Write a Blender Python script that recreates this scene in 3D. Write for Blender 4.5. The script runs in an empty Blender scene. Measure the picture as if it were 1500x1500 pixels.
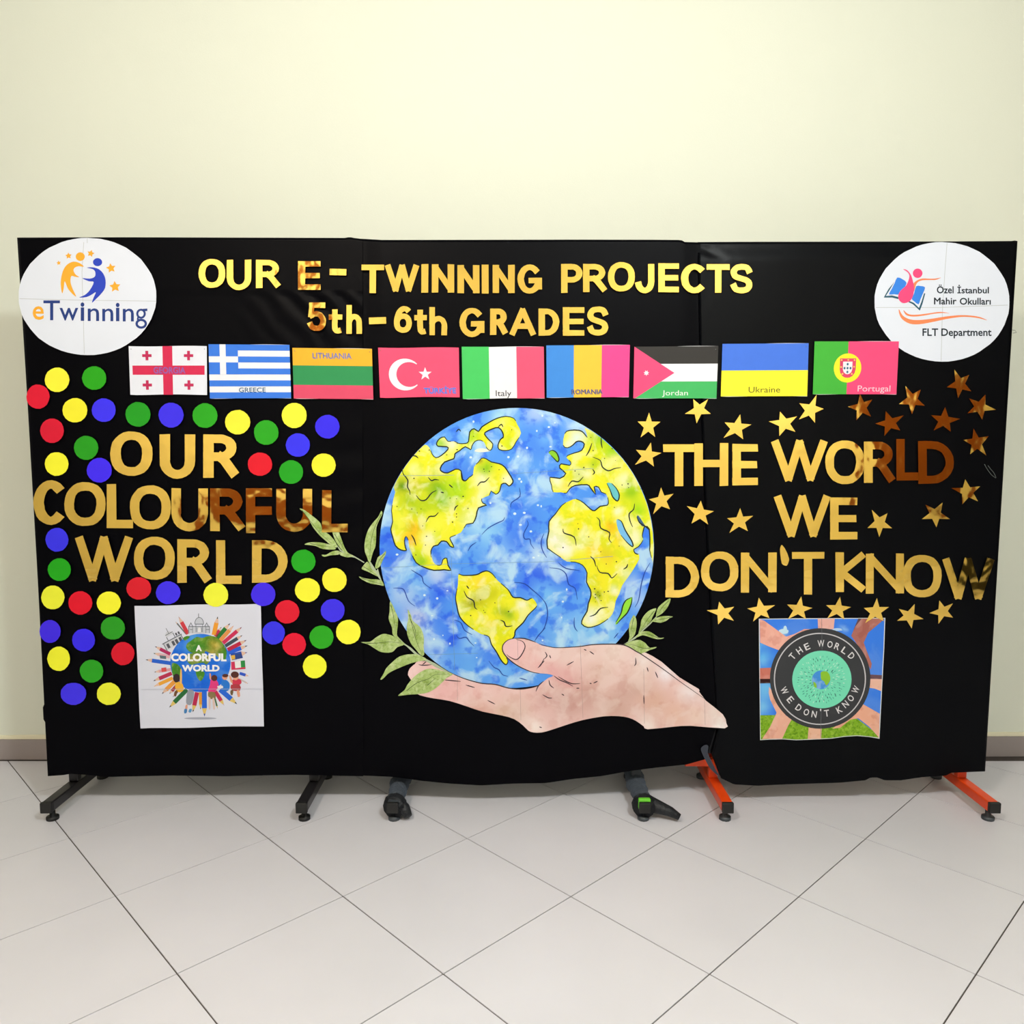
import bpy, math, random
from mathutils import Vector, Matrix, noise
from mathutils.geometry import delaunay_2d_cdt

C = bpy.context.scene.collection
scene = bpy.context.scene
R = math.radians

# ---------------------------------------------------------------- camera, light, exposure
F, TH, CH = 1150.0, R(5.45), 1.42            # focal length in pixels of a 1500 frame, pitch, lens height
cam_data = bpy.data.cameras.new('camera')
cam_data.sensor_width = 36.0
cam_data.lens = 36.0 * F / 1500.0
cam = bpy.data.objects.new('camera', cam_data)
cam.location = (0, 0, CH)
cam.rotation_euler = (math.pi / 2 - TH, 0, 0)
C.objects.link(cam)
scene.camera = cam
scene.view_settings.view_transform = 'Standard'
scene.view_settings.look = 'None'
scene.view_settings.gamma = 1.0
scene.view_settings.use_curve_mapping = False
scene.view_settings.exposure = -0.12
world = bpy.data.worlds.new('world')
scene.world = world
world.use_nodes = True
world.node_tree.nodes['Background'].inputs[0].default_value = (.6, .62, .66, 1)
world.node_tree.nodes['Background'].inputs[1].default_value = .3

def lamp(name, loc, sx, sy, power, col, aim=(0, 0, -1)):
    d = bpy.data.lights.new(name, 'AREA')
    d.shape = 'RECTANGLE'; d.size = sx; d.size_y = sy
    d.energy = power; d.color = col
    o = bpy.data.objects.new(name, d)
    o.location = loc
    o.rotation_euler = Vector(aim).to_track_quat('-Z', 'Y').to_euler()
    C.objects.link(o)
    return o
# two tilted ceiling spots crossing over the boards, two added fills brightening the wall the gold card mirrors
lamp('ceiling_spot', (-1.05, -.02, 3.42), .32, .32, 84, (1.0, .88, .74), (2.3, 2.9, -2.2))
lamp('ceiling_spot', (1.05, -.02, 3.42), .32, .32, 98, (.95, 1.0, .98), (-2.3, 2.9, -2.2))
lamp('added_wall_fill', (-2.4, -.25, 3.42), .5, .5, 92, (1.0, .95, .86), (0, -1, -.9))
lamp('added_wall_fill', (2.4, -.25, 3.42), .5, .5, 112, (1.0, .99, .9), (0, -1, -.9))

# ---------------------------------------------------------------- helpers
def lin(c):
    out = []
    for v in c:
        v = v / 255.0
        out.append(v / 12.92 if v <= .04045 else ((v + .055) / 1.055) ** 2.4)
    return tuple(out) + (1.0,)

MATS = {}
INK = .81          # printed paper gives back a bit less than its nominal colour
def new_mat(name):
    m = bpy.data.materials.new(name); m.use_nodes = True
    nt = m.node_tree
    return m, nt, nt.nodes['Principled BSDF']

def node(nt, t, **kw):
    n = nt.nodes.new(t)
    for k, v in kw.items(): setattr(n, k, v)
    return n

def paper(rgb, rough=.75, vary=.05, scale=30, name='print'):
    """printed or painted flat colour with faint fibre variation"""
    key = (tuple(rgb), rough, vary, scale)
    if key in MATS: return MATS[key]
    m, nt, b = new_mat(name)
    tc = node(nt, 'ShaderNodeTexCoord')
    nz = node(nt, 'ShaderNodeTexNoise'); nz.inputs['Scale'].default_value = scale; nz.inputs['Detail'].default_value = 3
    nt.links.new(tc.outputs['Object'], nz.inputs['Vector'])
    mx = node(nt, 'ShaderNodeMix', data_type='RGBA')
    c = tuple(v * INK for v in lin(rgb)[:3])
    mx.inputs[6].default_value = tuple(max(0, v * (1 - vary)) for v in c[:3]) + (1,)
    mx.inputs[7].default_value = tuple(min(1, v * (1 + vary)) for v in c[:3]) + (1,)
    nt.links.new(nz.outputs['Fac'], mx.inputs[0])
    nt.links.new(mx.outputs[2], b.inputs['Base Color'])
    b.inputs['Roughness'].default_value = rough
    b.inputs['Specular IOR Level'].default_value = .25
    MATS[key] = m
    return m

def painted(name, light=.45, deep=.35, scale=9, tint=(235, 245, 250), dark=(.55, .75, .55), rough=.8):
    """watercolour print: the vertex paint, washed out and pooled by noise"""
    m, nt, b = new_mat(name)
    at = node(nt, 'ShaderNodeVertexColor'); at.layer_name = 'paint'
    tc = node(nt, 'ShaderNodeTexCoord')
    n1 = node(nt, 'ShaderNodeTexNoise'); n1.inputs['Scale'].default_value = scale; n1.inputs['Detail'].default_value = 5; n1.inputs['Distortion'].default_value = .6
    n2 = node(nt, 'ShaderNodeTexNoise'); n2.inputs['Scale'].default_value = scale * 1.7; n2.inputs['Detail'].default_value = 4
    mp = node(nt, 'ShaderNodeMapping'); mp.inputs['Location'].default_value = (3.1, 7.7, 1.3)
    nt.links.new(tc.outputs['Object'], n1.inputs['Vector'])
    nt.links.new(tc.outputs['Object'], mp.inputs['Vector']); nt.links.new(mp.outputs[0], n2.inputs['Vector'])
    def ramp(src, lo, hi, top):
        r = node(nt, 'ShaderNodeMapRange'); r.interpolation_type = 'SMOOTHSTEP'
        r.inputs[1].default_value = lo; r.inputs[2].default_value = hi; r.inputs[4].default_value = top
        nt.links.new(src, r.inputs[0]); return r.outputs[0]
    mul = node(nt, 'ShaderNodeMix', data_type='RGBA', blend_type='MULTIPLY')
    mul.inputs[7].default_value = dark + (1,)
    nt.links.new(at.outputs['Color'], mul.inputs[6])
    nt.links.new(ramp(n2.outputs['Fac'], .5, .62, deep), mul.inputs[0])
    mx = node(nt, 'ShaderNodeMix', data_type='RGBA')
    mx.inputs[7].default_value = tuple(v * INK for v in lin(tint)[:3]) + (1,)
    nt.links.new(mul.outputs[2], mx.inputs[6])
    nt.links.new(ramp(n1.outputs['Fac'], .48, .66, light), mx.inputs[0])
    nt.links.new(mx.outputs[2], b.inputs['Base Color'])
    b.inputs['Roughness'].default_value = rough
    b.inputs['Specular IOR Level'].default_value = .2
    return m

# the board front: a vertical plane, turned a fraction of a degree
K = .012
PN = Vector((K, -1, 0)).normalized()
P0 = Vector((0, 2.9, 0))
CF, SF = math.cos(TH), math.sin(TH)
CAM = Vector((0, 0, CH))
def ray(px, py):
    x = (px - 750) / F; y = (750 - py) / F
    return Vector((x, CF + y * SF, -SF + y * CF))
def P(px, py, off=0.0):
    d = ray(px, py)
    t = (off + PN.dot(P0) - PN.dot(CAM)) / PN.dot(d)
    return CAM + d * t

def link_mesh(name, verts, faces, mat, parent=None, cols=None, smooth=False):
    n = len(verts)
    lo = Vector((min(v[0] for v in verts), min(v[1] for v in verts), min(v[2] for v in verts)))
    hi = Vector((max(v[0] for v in verts), max(v[1] for v in verts), max(v[2] for v in verts)))
    c = (lo + hi) / 2
    me = bpy.data.meshes.new(name)
    me.from_pydata([tuple(Vector(v) - c) for v in verts], [], faces)
    me.materials.append(mat)
    if cols:
        a = me.color_attributes.new('paint', 'FLOAT_COLOR', 'POINT')
        for i, col in enumerate(cols): a.data[i].color = col
    if smooth:
        for p in me.polygons: p.use_smooth = True
    me.update()
    o = bpy.data.objects.new(name, me)
    if parent is None:
        o.location = c
    else:
        w = Vector((0, 0, 0)); q = parent
        while q is not None: w += q.location; q = q.parent
        o.parent = parent; o.location = c - w
    C.objects.link(o)
    return o

def thing(name, loc, label, cat, group=None):
    o = bpy.data.objects.new(name, None); o.empty_display_size = .05
    o.location = loc; C.objects.link(o)
    return tag(o, label, cat, group)
def tag(o, label=None, cat=None, group=None, kind=None):
    if label: o['label'] = label
    if cat: o['category'] = cat
    if group: o['group'] = group
    if kind: o['kind'] = kind
    return o

def cdt(polys, holes=(), pts=()):
    """triangulate the union of polys minus holes; pts are extra inner points"""
    co = []; fs = []
    for p in list(polys) + list(holes):
        ar = sum(p[k - 1][0] * p[k][1] - p[k][0] * p[k - 1][1] for k in range(len(p)))
        if ar < 0: p = list(p)[::-1]
        i = len(co); co += [Vector((a, b)) for a, b in p]; fs.append(list(range(i, i + len(p))))
    np_ = len(polys)
    co += [Vector(p) for p in pts]
    v, e, f, ov, oe, of = delaunay_2d_cdt(co, [], fs, 0, 1e-4)
    tris = [tuple(t) for t, o in zip(f, of) if o and not any(k >= np_ for k in o)]
    used = sorted({i for t in tris for i in t}); ix = {k: i for i, k in enumerate(used)}
    return [tuple(v[k]) for k in used], [tuple(ix[i] for i in t) for t in tris]

def sheet(name, polys, off, mat, parent=None, holes=(), th=0.0, paint=None, step=None, bend=None):
    """cut-out of card (th > 0) or a printed area (th = 0) lying on the board, outlines in photo pixels"""
    pts = ()
    if step:
        xs = [a for p in polys for a, b in p]; ys = [b for p in polys for a, b in p]
        pts = []
        y = min(ys)
        while y < max(ys):
            x = min(xs)
            while x < max(xs):
                pts.append((x + .37 * math.sin(y * 3.1) * step, y + .3 * math.cos(x * 2.3) * step)); x += step
            y += step
    v2, tr = cdt(polys, holes, pts)
    # front faces towards the camera: pixel y runs down
    f = []
    for a, b, c in tr:
        ar = (v2[b][0] - v2[a][0]) * (v2[c][1] - v2[a][1]) - (v2[b][1] - v2[a][1]) * (v2[c][0] - v2[a][0])
        f.append((a, b, c) if ar < 0 else (a, c, b))
    bd = (lambda x, y: 0) if bend is None else bend
    verts = [P(x, y, off + th + bd(x, y)) for x, y in v2]
    cols = [paint(x, y) for x, y in v2] if paint else None
    if th > 0:
        n = len(verts)
        ed = {}
        for t in f:
            for i in range(3):
                a, b = t[i], t[(i + 1) % 3]
                ed[(a, b)] = 1
        verts += [P(x, y, off + bd(x, y)) for x, y in v2]
        back = [(c + n, b + n, a + n) for a, b, c in f]
        side = [(b, a, a + n, b + n) for (a, b) in ed if (b, a) not in ed]
        f = f + back + side
        if cols: cols += cols
    return link_mesh(name, verts, f, mat, parent, cols)

def sm(pts, n=4, closed=True):
    """Catmull-Rom through the points"""
    out = []; m = len(pts)
    for i in range(m if closed else m - 1):
        if closed: p0, p1, p2, p3 = pts[i - 1], pts[i], pts[(i + 1) % m], pts[(i + 2) % m]
        else: p0, p1, p2, p3 = pts[max(0, i - 1)], pts[i], pts[i + 1], pts[min(m - 1, i + 2)]
        for k in range(n):
            t = k / n; t2 = t * t; t3 = t2 * t
            out.append(tuple(.5 * (2 * p1[j] + (p2[j] - p0[j]) * t + (2 * p0[j] - 5 * p1[j] + 4 * p2[j] - p3[j]) * t2 + (3 * p1[j] - p0[j] - 3 * p2[j] + p3[j]) * t3) for j in (0, 1)))
    if not closed: out.append(tuple(pts[-1]))
    return out

def ell(cx, cy, rx, ry, n=40, a0=0, a1=360, jit=0, seed=0):
    rnd = random.Random(seed); out = []
    for i in range(n):
        a = R(a0 + (a1 - a0) * i / (n if a1 - a0 == 360 else n - 1))
        k = 1 + rnd.uniform(-jit, jit)
        out.append((cx + rx * k * math.cos(a), cy - ry * k * math.sin(a)))
    return out

def wstroke(pts, w0, w1=None, wf=None):
    """ribbon polygon along pts; width tapers w0 -> w1"""
    if w1 is None: w1 = w0
    L = []; Rr = []; n = len(pts)
    for i, p in enumerate(pts):
        a = pts[max(0, i - 1)]; b = pts[min(n - 1, i + 1)]
        dx, dy = b[0] - a[0], b[1] - a[1]; l = math.hypot(dx, dy) or 1
        dx /= l; dy /= l
        w = (wf(i / (n - 1)) if wf else w0 + (w1 - w0) * i / (n - 1)) / 2
        L.append((p[0] - dy * w, p[1] + dx * w)); Rr.append((p[0] + dy * w, p[1] - dx * w))
    return L + Rr[::-1]

def Z(ox, oy, s, *lists):
    """coordinates read off an enlarged crop -> photo pixels"""
    r = [[(ox + x / s, oy + y / s) for x, y in l] for l in lists]
    return r[0] if len(r) == 1 else r

def quadmap(q):
    (a, b, c, d) = q                 # tl, tr, br, bl
    def m(u, v):
        return (a[0] * (1 - u) * (1 - v) + b[0] * u * (1 - v) + c[0] * u * v + d[0] * (1 - u) * v,
                a[1] * (1 - u) * (1 - v) + b[1] * u * (1 - v) + c[1] * u * v + d[1] * (1 - u) * v)
    return m

# ---- flat lettering from the built-in typeface
TXT = {}
def text2d(s, bold=0.0):
    key = (s, bold)
    if key in TXT: return TXT[key]
    cu = bpy.data.curves.new('t', 'FONT'); cu.body = s; cu.size = 1; cu.offset = 0 if 'M' in s else bold; cu.resolution_u = 3
    cu.dimensions = '2D'; cu.fill_mode = 'FRONT'
    o = bpy.data.objects.new('t', cu); C.objects.link(o)
    bpy.context.view_layer.update()
    me = bpy.data.meshes.new_from_object(o.evaluated_get(bpy.context.evaluated_depsgraph_get()))
    v = [(p.co.x, p.co.y) for p in me.vertices]; f = [tuple(p.vertices) for p in me.polygons]
    if 'M' in s and bold > 0:            # the built-in M does not take an offset: thicken it by overprinting
        v0, f0 = list(v), list(f)
        for dx, dy in ((2 * bold, 0), (bold, bold), (bold, -bold)):
            n = len(v); v += [(a + dx, b + dy) for a, b in v0]; f += [tuple(k + n for k in q) for q in f0]
    bpy.data.objects.remove(o); bpy.data.curves.remove(cu); bpy.data.meshes.remove(me)
    x0, x1 = min(a for a, b in v), max(a for a, b in v); y0, y1 = min(b for a, b in v), max(b for a, b in v)
    v = [((a - x0) / (x1 - x0), 1 - (b - y0) / (y1 - y0)) for a, b in v]
    TXT[key] = (v, f)
    return TXT[key]
def lettering(s, mapf, off, mat, parent, bold=0.0, name='lettering', label=None):
    v, f = text2d(s, bold)
    o = link_mesh(name, [P(*mapf(a, b), off) for a, b in v], f, mat, parent)
    if label: o['label'] = label
    return o
def rectmap(x0, y0, x1, y1, rot=0):
    cx, cy = (x0 + x1) / 2, (y0 + y1) / 2; c, s = math.cos(R(rot)), math.sin(R(rot))
    def m(u, v):
        x = x0 + (x1 - x0) * u - cx; y = y0 + (y1 - y0) * v - cy
        return (cx + x * c + y * s, cy - x * s + y * c)
    return m

def box_verts(x0, x1, y0, y1, z0, z1):
    v = [(x0, y0, z0), (x1, y0, z0), (x1, y1, z0), (x0, y1, z0), (x0, y0, z1), (x1, y0, z1), (x1, y1, z1), (x0, y1, z1)]
    f = [(0, 3, 2, 1), (4, 5, 6, 7), (0, 1, 5, 4), (1, 2, 6, 5), (2, 3, 7, 6), (3, 0, 4, 7)]
    return v, f
def box(name, x0, x1, y0, y1, z0, z1, mat, parent=None, bevel=0):
    v, f = box_verts(x0, x1, y0, y1, z0, z1)
    o = link_mesh(name, v, f, mat, parent)
    if bevel:
        b = o.modifiers.new('bevel', 'BEVEL'); b.width = bevel; b.segments = 2
    return o
def structure(o): o['kind'] = 'structure'; return o

def tube(name, pts, r, mat, parent=None, seg=8, rf=None):
    verts = []; faces = []
    up = Vector((.13, .21, .97)).normalized()
    for i, p in enumerate(pts):
        p = Vector(p); a = Vector(pts[max(0, i - 1)]); b = Vector(pts[min(len(pts) - 1, i + 1)])
        d = (b - a).normalized(); s = d.cross(up).normalized(); t = s.cross(d)
        rr = rf(i / (len(pts) - 1)) if rf else r
        for k in range(seg):
            an = 2 * math.pi * k / seg
            verts.append(p + s * rr * math.cos(an) + t * rr * math.sin(an))
    for i in range(len(pts) - 1):
        for k in range(seg):
            a = i * seg + k; b = i * seg + (k + 1) % seg
            faces.append((a, b, b + seg, a + seg))
    faces.append(tuple(range(seg))[::-1]); faces.append(tuple((len(pts) - 1) * seg + k for k in range(seg)))
    return link_mesh(name, verts, faces, mat, parent, smooth=True)

# ---------------------------------------------------------------- materials of the place
def wall_material(name, rgb, rgb2, bump=.05):
    m, nt, b = new_mat(name)
    tc = node(nt, 'ShaderNodeTexCoord')
    nz = node(nt, 'ShaderNodeTexNoise'); nz.inputs['Scale'].default_value = 1.3; nz.inputs['Detail'].default_value = 4
    n2 = node(nt, 'ShaderNodeTexNoise'); n2.inputs['Scale'].default_value = 160; n2.inputs['Detail'].default_value = 3
    for n in (nz, n2): nt.links.new(tc.outputs['Object'], n.inputs['Vector'])
    mx = node(nt, 'ShaderNodeMix', data_type='RGBA')
    mx.inputs[6].default_value = lin(rgb); mx.inputs[7].default_value = lin(rgb2)
    nt.links.new(nz.outputs['Fac'], mx.inputs[0]); nt.links.new(mx.outputs[2], b.inputs['Base Color'])
    bp = node(nt, 'ShaderNodeBump'); bp.inputs['Strength'].default_value = bump; bp.inputs['Distance'].default_value = .002
    nt.links.new(n2.outputs['Fac'], bp.inputs['Height']); nt.links.new(bp.outputs[0], b.inputs['Normal'])
    b.inputs['Roughness'].default_value = .7; b.inputs['Specular IOR Level'].default_value = .2
    return m
M_wall = wall_material('cream_wall_paint', (222, 225, 210), (217, 221, 207), .12)
M_white = wall_material('white_wall_paint', (240, 236, 224), (235, 232, 222))
M_side = wall_material('beige_side_wall_paint', (140, 128, 112), (134, 124, 110))
M_ceiling = wall_material('ceiling_paint', (240, 239, 234), (236, 236, 232))
M_base = wall_material('taupe_stone_skirting', (156, 144, 142), (142, 136, 134), .2)
M_bead = wall_material('pale_filler_bead', (236, 230, 200), (226, 222, 196), .2)
M_grout = wall_material('dark_grout', (84, 76, 72), (66, 60, 58), .1)
M_added_panel = wall_material('added_panel_brown', (148, 84, 40), (120, 62, 26), .1)  # only for the panels added behind the camera

def tile_material():
    m, nt, b = new_mat('pale_porcelain_tile')
    tc = node(nt, 'ShaderNodeTexCoord'); oi = node(nt, 'ShaderNodeObjectInfo')
    nz = node(nt, 'ShaderNodeTexNoise'); nz.inputs['Scale'].default_value = 3; nz.inputs['Detail'].default_value = 6; nz.noise_dimensions = '4D'
    nt.links.new(tc.outputs['Object'], nz.inputs['Vector']); 
    ml = node(nt, 'ShaderNodeMath', operation='MULTIPLY'); ml.inputs[1].default_value = 20
    nt.links.new(oi.outputs['Random'], ml.inputs[0]); nt.links.new(ml.outputs[0], nz.inputs['W'])
    mx = node(nt, 'ShaderNodeMix', data_type='RGBA')
    mx.inputs[6].default_value = lin((204, 203, 210)); mx.inputs[7].default_value = lin((217, 216, 223))
    nt.links.new(nz.outputs['Fac'], mx.inputs[0]); nt.links.new(mx.outputs[2], b.inputs['Base Color'])
    b.inputs['Roughness'].default_value = .38; b.inputs['Specular IOR Level'].default_value = .35
    return m
M_tile = tile_material()

def cloth_material(name, base, rough, spec, sheen, bump, scale):
    m, nt, b = new_mat(name)
    tc = node(nt, 'ShaderNodeTexCoord')
    nz = node(nt, 'ShaderNodeTexNoise'); nz.inputs['Scale'].default_value = scale; nz.inputs['Detail'].default_value = 5; nz.inputs['Distortion'].default_value = .7
    wv = node(nt, 'ShaderNodeTexNoise'); wv.inputs['Scale'].default_value = 900
    for n in (nz, wv): nt.links.new(tc.outputs['Object'], n.inputs['Vector'])
    b1 = node(nt, 'ShaderNodeBump'); b1.inputs['Strength'].default_value = bump; b1.inputs['Distance'].default_value = .01
    b2 = node(nt, 'ShaderNodeBump'); b2.inputs['Strength'].default_value = .1; b2.inputs['Distance'].default_value = .0006
    nt.links.new(nz.outputs['Fac'], b1.inputs['Height']); nt.links.new(wv.outputs['Fac'], b2.inputs['Height'])
    nt.links.new(b1.outputs[0], b2.inputs['Normal']); nt.links.new(b2.outputs[0], b.inputs['Normal'])
    b.inputs['Base Color'].default_value = lin(base); b.inputs['Roughness'].default_value = rough
    b.inputs['Specular IOR Level'].default_value = spec
    b.inputs['Sheen Weight'].default_value = sheen; b.inputs['Sheen Tint'].default_value = (.6, .75, 1, 1)
    return m
M_cloth = cloth_material('black_satin_cloth', (2, 2, 5), .42, .05, .0, .15, 5)
M_clothR = cloth_material('black_satin_cloth_glossy', (2, 3, 6), .34, .085, .0, .25, 4)
M_board = paper((40, 40, 42), .8)

def gold_material():
    m, nt, b = new_mat('gold_mirror_card')
    tc = node(nt, 'ShaderNodeTexCoord'); oi = node(nt, 'ShaderNodeObjectInfo')
    ml = node(nt, 'ShaderNodeMath', operation='MULTIPLY'); ml.inputs[1].default_value = 37
    nt.links.new(oi.outputs['Random'], ml.inputs[0])
    nz = node(nt, 'ShaderNodeTexNoise', noise_dimensions='4D'); nz.inputs['Scale'].default_value = 9; nz.inputs['Detail'].default_value = 2.2
    nt.links.new(tc.outputs['Object'], nz.inputs['Vector']); nt.links.new(ml.outputs[0], nz.inputs['W'])
    bp = node(nt, 'ShaderNodeBump'); bp.inputs['Strength'].default_value = 1; bp.inputs['Distance'].default_value = .0035
    nt.links.new(nz.outputs['Fac'], bp.inputs['Height']); nt.links.new(bp.outputs[0], b.inputs['Normal'])
    b.inputs['Metallic'].default_value = 1; b.inputs['Roughness'].default_value = .06
    b.inputs['Base Color'].default_value = (1.0, .68, .145, 1)
    return m
M_gold = gold_material()
M_goldedge = M_gold
def metal(rgb, rough=.35, metallic=.0, name='painted_steel'):
    m, nt, b = new_mat(name)
    tc = node(nt, 'ShaderNodeTexCoord'); nz = node(nt, 'ShaderNodeTexNoise'); nz.inputs['Scale'].default_value = 25; nz.inputs['Detail'].default_value = 4
    nt.links.new(tc.outputs['Object'], nz.inputs['Vector'])
    mx = node(nt, 'ShaderNodeMix', data_type='RGBA'); c = lin(rgb)
    mx.inputs[6].default_value = tuple(v * .75 for v in c[:3]) + (1,); mx.inputs[7].default_value = c
    nt.links.new(nz.outputs['Fac'], mx.inputs[0]); nt.links.new(mx.outputs[2], b.inputs['Base Color'])
    b.inputs['Roughness'].default_value = rough; b.inputs['Metallic'].default_value = metallic
    return m
M_orange = metal((240, 74, 12), .35, name='orange_enamel')
M_blackm = metal((26, 24, 28), .35, name='black_enamel')
M_cap = metal((14, 14, 14), .6, name='black_plastic')
M_greym = metal((60, 66, 72), .5, name='grey_enamel')
M_wire = metal((130, 140, 138), .3, .8, name='steel_wire')
M_wrap = cloth_material('grey_cloth_wrap', (66, 72, 80), .85, .1, .1, .6, 40)
M_wrapd = cloth_material('black_plastic_wrap', (30, 32, 36), .5, .3, 0, .8, 30)
M_greenp = metal((110, 210, 50), .5, name='green_tape')

# ---------------------------------------------------------------- the room
XW, YB, HC = 5.4, -2.0, 3.5
yb0, yb1 = 3.38 - .008 * XW, 3.38 + .008 * XW           # rear wall is a touch out of square with the lens
def slanted(name, z0, z1, d0, d1, mat):
    v = [(-XW, yb0 - d0, z0), (XW, yb1 - d0, z0), (XW, yb1 + d1, z0), (-XW, yb0 + d1, z0),
         (-XW, yb0 - d0, z1), (XW, yb1 - d0, z1), (XW, yb1 + d1, z1), (-XW, yb0 + d1, z1)]
    f = box_verts(0, 1, 0, 1, 0, 1)[1]
    return structure(link_mesh(name, v, f, mat))
slanted('wall_back', -.02, HC, 0, .12, M_wall)
structure(box('wall_left', -XW - .12, -XW, YB - .12, yb1, -.02, HC, M_side))
structure(box('wall_right', XW, XW + .12, YB - .12, yb1 + .1, -.02, HC, M_side))
structure(box('wall_front', -XW, XW, YB - .12, YB, -.02, HC, M_white))
structure(box('ceiling', -XW - .12, XW + .12, YB - .12, yb1 + .12, HC, HC + .1, M_ceiling))
# skirting with its rough painted top edge, and the pale filler bead over it
def ragged_strip(name, z0, z1, depth, mat, amp, seed):
    n = 240; rnd = random.Random(seed); verts = []; faces = []
    for i in range(n + 1):
        x = -XW + 2 * XW * i / n; y = 3.38 + .008 * x
        zt = z1 + amp * (noise.noise(Vector((x * 6, seed, 0))) + .5 * noise.noise(Vector((x * 23, seed, 1))))
        verts += [(x, y - depth, z0), (x, y - depth, zt), (x, y, zt + .001), (x, y, z0)]
    for i in range(n):
        a = i * 4; b = a + 4
        faces += [(a, b, b + 1, a + 1), (a + 1, b + 1, b + 2, a + 2), (a + 3, a, a, a + 3)[:0] or (a + 2, b + 2, b + 3, a + 3)]
    return structure(link_mesh(name, verts, faces, mat))
ragged_strip('baseboard_back', 0, .09, .012, M_base, .004, 3)
ragged_strip('trim_1', .091, .108, .005, M_bead, .004, 9)
structure(box('baseboard_left', -XW, -XW + .012, YB, yb0, 0, .09, M_base))
structure(box('baseboard_right', XW - .012, XW, YB, yb1, 0, .09, M_base))
# what the gold card mirrors behind the photographer: unseen brown and black panels, added to darken its reflections
structure(box('added_panel_2', -2.95, -1.35, YB, YB + .06, .52, .93, M_added_panel, bevel=.004))
structure(box('added_panel_3', -1.95, -1.81, YB, YB + .08, 2.8, 3.3, M_added_panel, bevel=.004))
structure(box('added_panel_4', -1.97, -1.7, YB, YB + .08, 2.35, 2.68, M_added_panel, bevel=.004))
structure(box('added_panel_5', 3.7, 4.75, YB, YB + .06, .72, 2.12, M_added_panel, bevel=.004))
structure(box('added_panel_6', 4.84, 5.2, YB, YB + .06, 0, .6, M_cap, bevel=.004))

# floor: grout bed with every tile a piece of its own
floor = structure(box('floor', -XW, XW, YB, yb1, -.06, -.003, M_grout))
aA, aB = R(46), R(44)
nA = Vector((math.sin(aA), math.cos(aA))); nB = Vector((-math.sin(aB) , math.cos(aB)))
nB = Vector((-nA.y, nA.x))
SA, SB, OA, OB = .508, .492, .722, 1.045
def clip(poly, xa, xb, ya, yb):
    for (ax, lim, sg) in ((0, xa, 1), (0, xb, -1), (1, ya, 1), (1, yb, -1)):
        out = []
        for i in range(len(poly)):
            p, q = poly[i - 1], poly[i]
            ip = (p[ax] - lim) * sg >= 0; iq = (q[ax] - lim) * sg >= 0
            if ip != iq:
                t = (lim - p[ax]) / (q[ax] - p[ax]); out.append((p[0] + (q[0] - p[0]) * t, p[1] + (q[1] - p[1]) * t))
            if iq: out.append(q)
        poly = out
        if not poly: break
    return poly
g = .002
full = None
fl = floor.location
for i in range(-14, 16):
    for j in range(-18, 20):
        cc = [(OA + SA * i + g, OB + SB * j + g), (OA + SA * (i + 1) - g, OB + SB * j + g), (OA + SA * (i + 1) - g, OB + SB * (j + 1) - g), (OA + SA * i + g, OB + SB * (j + 1) - g)]
        q = [tuple(nA * a + nB * b) for a, b in cc]
        p = clip(q, -XW, XW, YB, yb0)
        if len(p) < 3: continue
        ar = abs(sum(p[k - 1][0] * p[k][1] - p[k][0] * p[k - 1][1] for k in range(len(p)))) / 2
        if ar < .004: continue
        whole = abs(ar - (SA - 2 * g) * (SB - 2 * g)) < 1e-5
        if whole and full is not None:
            cx, cy = sum(a for a, b in p) / 4, sum(b for a, b in p) / 4
            o = full.copy(); o.location = Vector((cx, cy, -.003)) - fl; C.objects.link(o); continue
        if sum(p[k - 1][0] * p[k][1] - p[k][0] * p[k - 1][1] for k in range(len(p))) < 0: p = p[::-1]
        n = len(p)
        v = [(a, b, 0) for a, b in p] + [(a, b, -.006) for a, b in p]
        f = [tuple(range(n))] + [(k, k + n, (k + 1) % n + n, (k + 1) % n) for k in range(n)]
        o = link_mesh('tile', v, f, M_tile, floor)
        if whole: full = o

# ---------------------------------------------------------------- the three display boards on their stands
def foot(parent, x, mat, wrapped=0):
    y0, y1 = 2.78, 3.22
    f = box('foot', x - .02, x + .02, y0 + .004, y1, .042, .08, mat, parent, .004)
    box('end_cap', x - .021, x + .021, y0 - .012, y0 + .004, .041, .081, M_cap, f, .003)
    for yy in (y0 + .03, y1 - .05):
        tube('glide', [(x - .0, yy, .0), (x - .0, yy, .012), (x, yy, .013), (x, yy, .042)], .02, M_cap if mat is M_blackm else M_greym, f, 12, rf=lambda t: .022 if t < .5 else .01)
    if wrapped:
        pts = [(x + .003 * math.sin(k), 2.82 + .03 * k, .061) for k in range(14)]
        w = tube('cloth_wrap', pts, .034, M_wrap, f, 14, rf=lambda t: .033 + .005 * math.sin(t * 37) + .002 * math.sin(t * 71))
        pts = [(x + .002 * k, 2.80 + .01 * k, .05) for k in range(5)]
        tube('plastic_wrap', pts, .04, M_wrapd, f, 12, rf=lambda t: .042 + .006 * math.sin(t * 17))
    return f
def board(name_label, group, xa, xb, xf, mat, wrapped=0):
    """xa..xb: panel extent at its foot; xf: positions of the two feet"""
    yc = 2.9 + K * (xa + xb) / 2
    t = thing('display_board', (sum(xf) / 2, yc + .04, 0), name_label, 'board', group)
    zt = 2.115
    box('panel', xa + .02, xb - .02, yc + .022, yc + .036, .2, zt - .01, M_board, t, .002)
    for x in xf:
        box('upright', x - .018, x + .018, yc + .07, yc + .098, .08, 2.0, mat, t, .003)
        foot(t, x, mat, wrapped)
    box('crossbar', min(xf) - .12 if wrapped == 0 and mat is M_orange else min(xf), max(xf), yc + .04, yc + .068, .14, .17, mat, t, .003)
    return t
B1 = board('leftmost display board, hung with black cloth, on black steel feet', 'display boards', -1.80, -.60, (-1.715, -.775), M_blackm)
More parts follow.
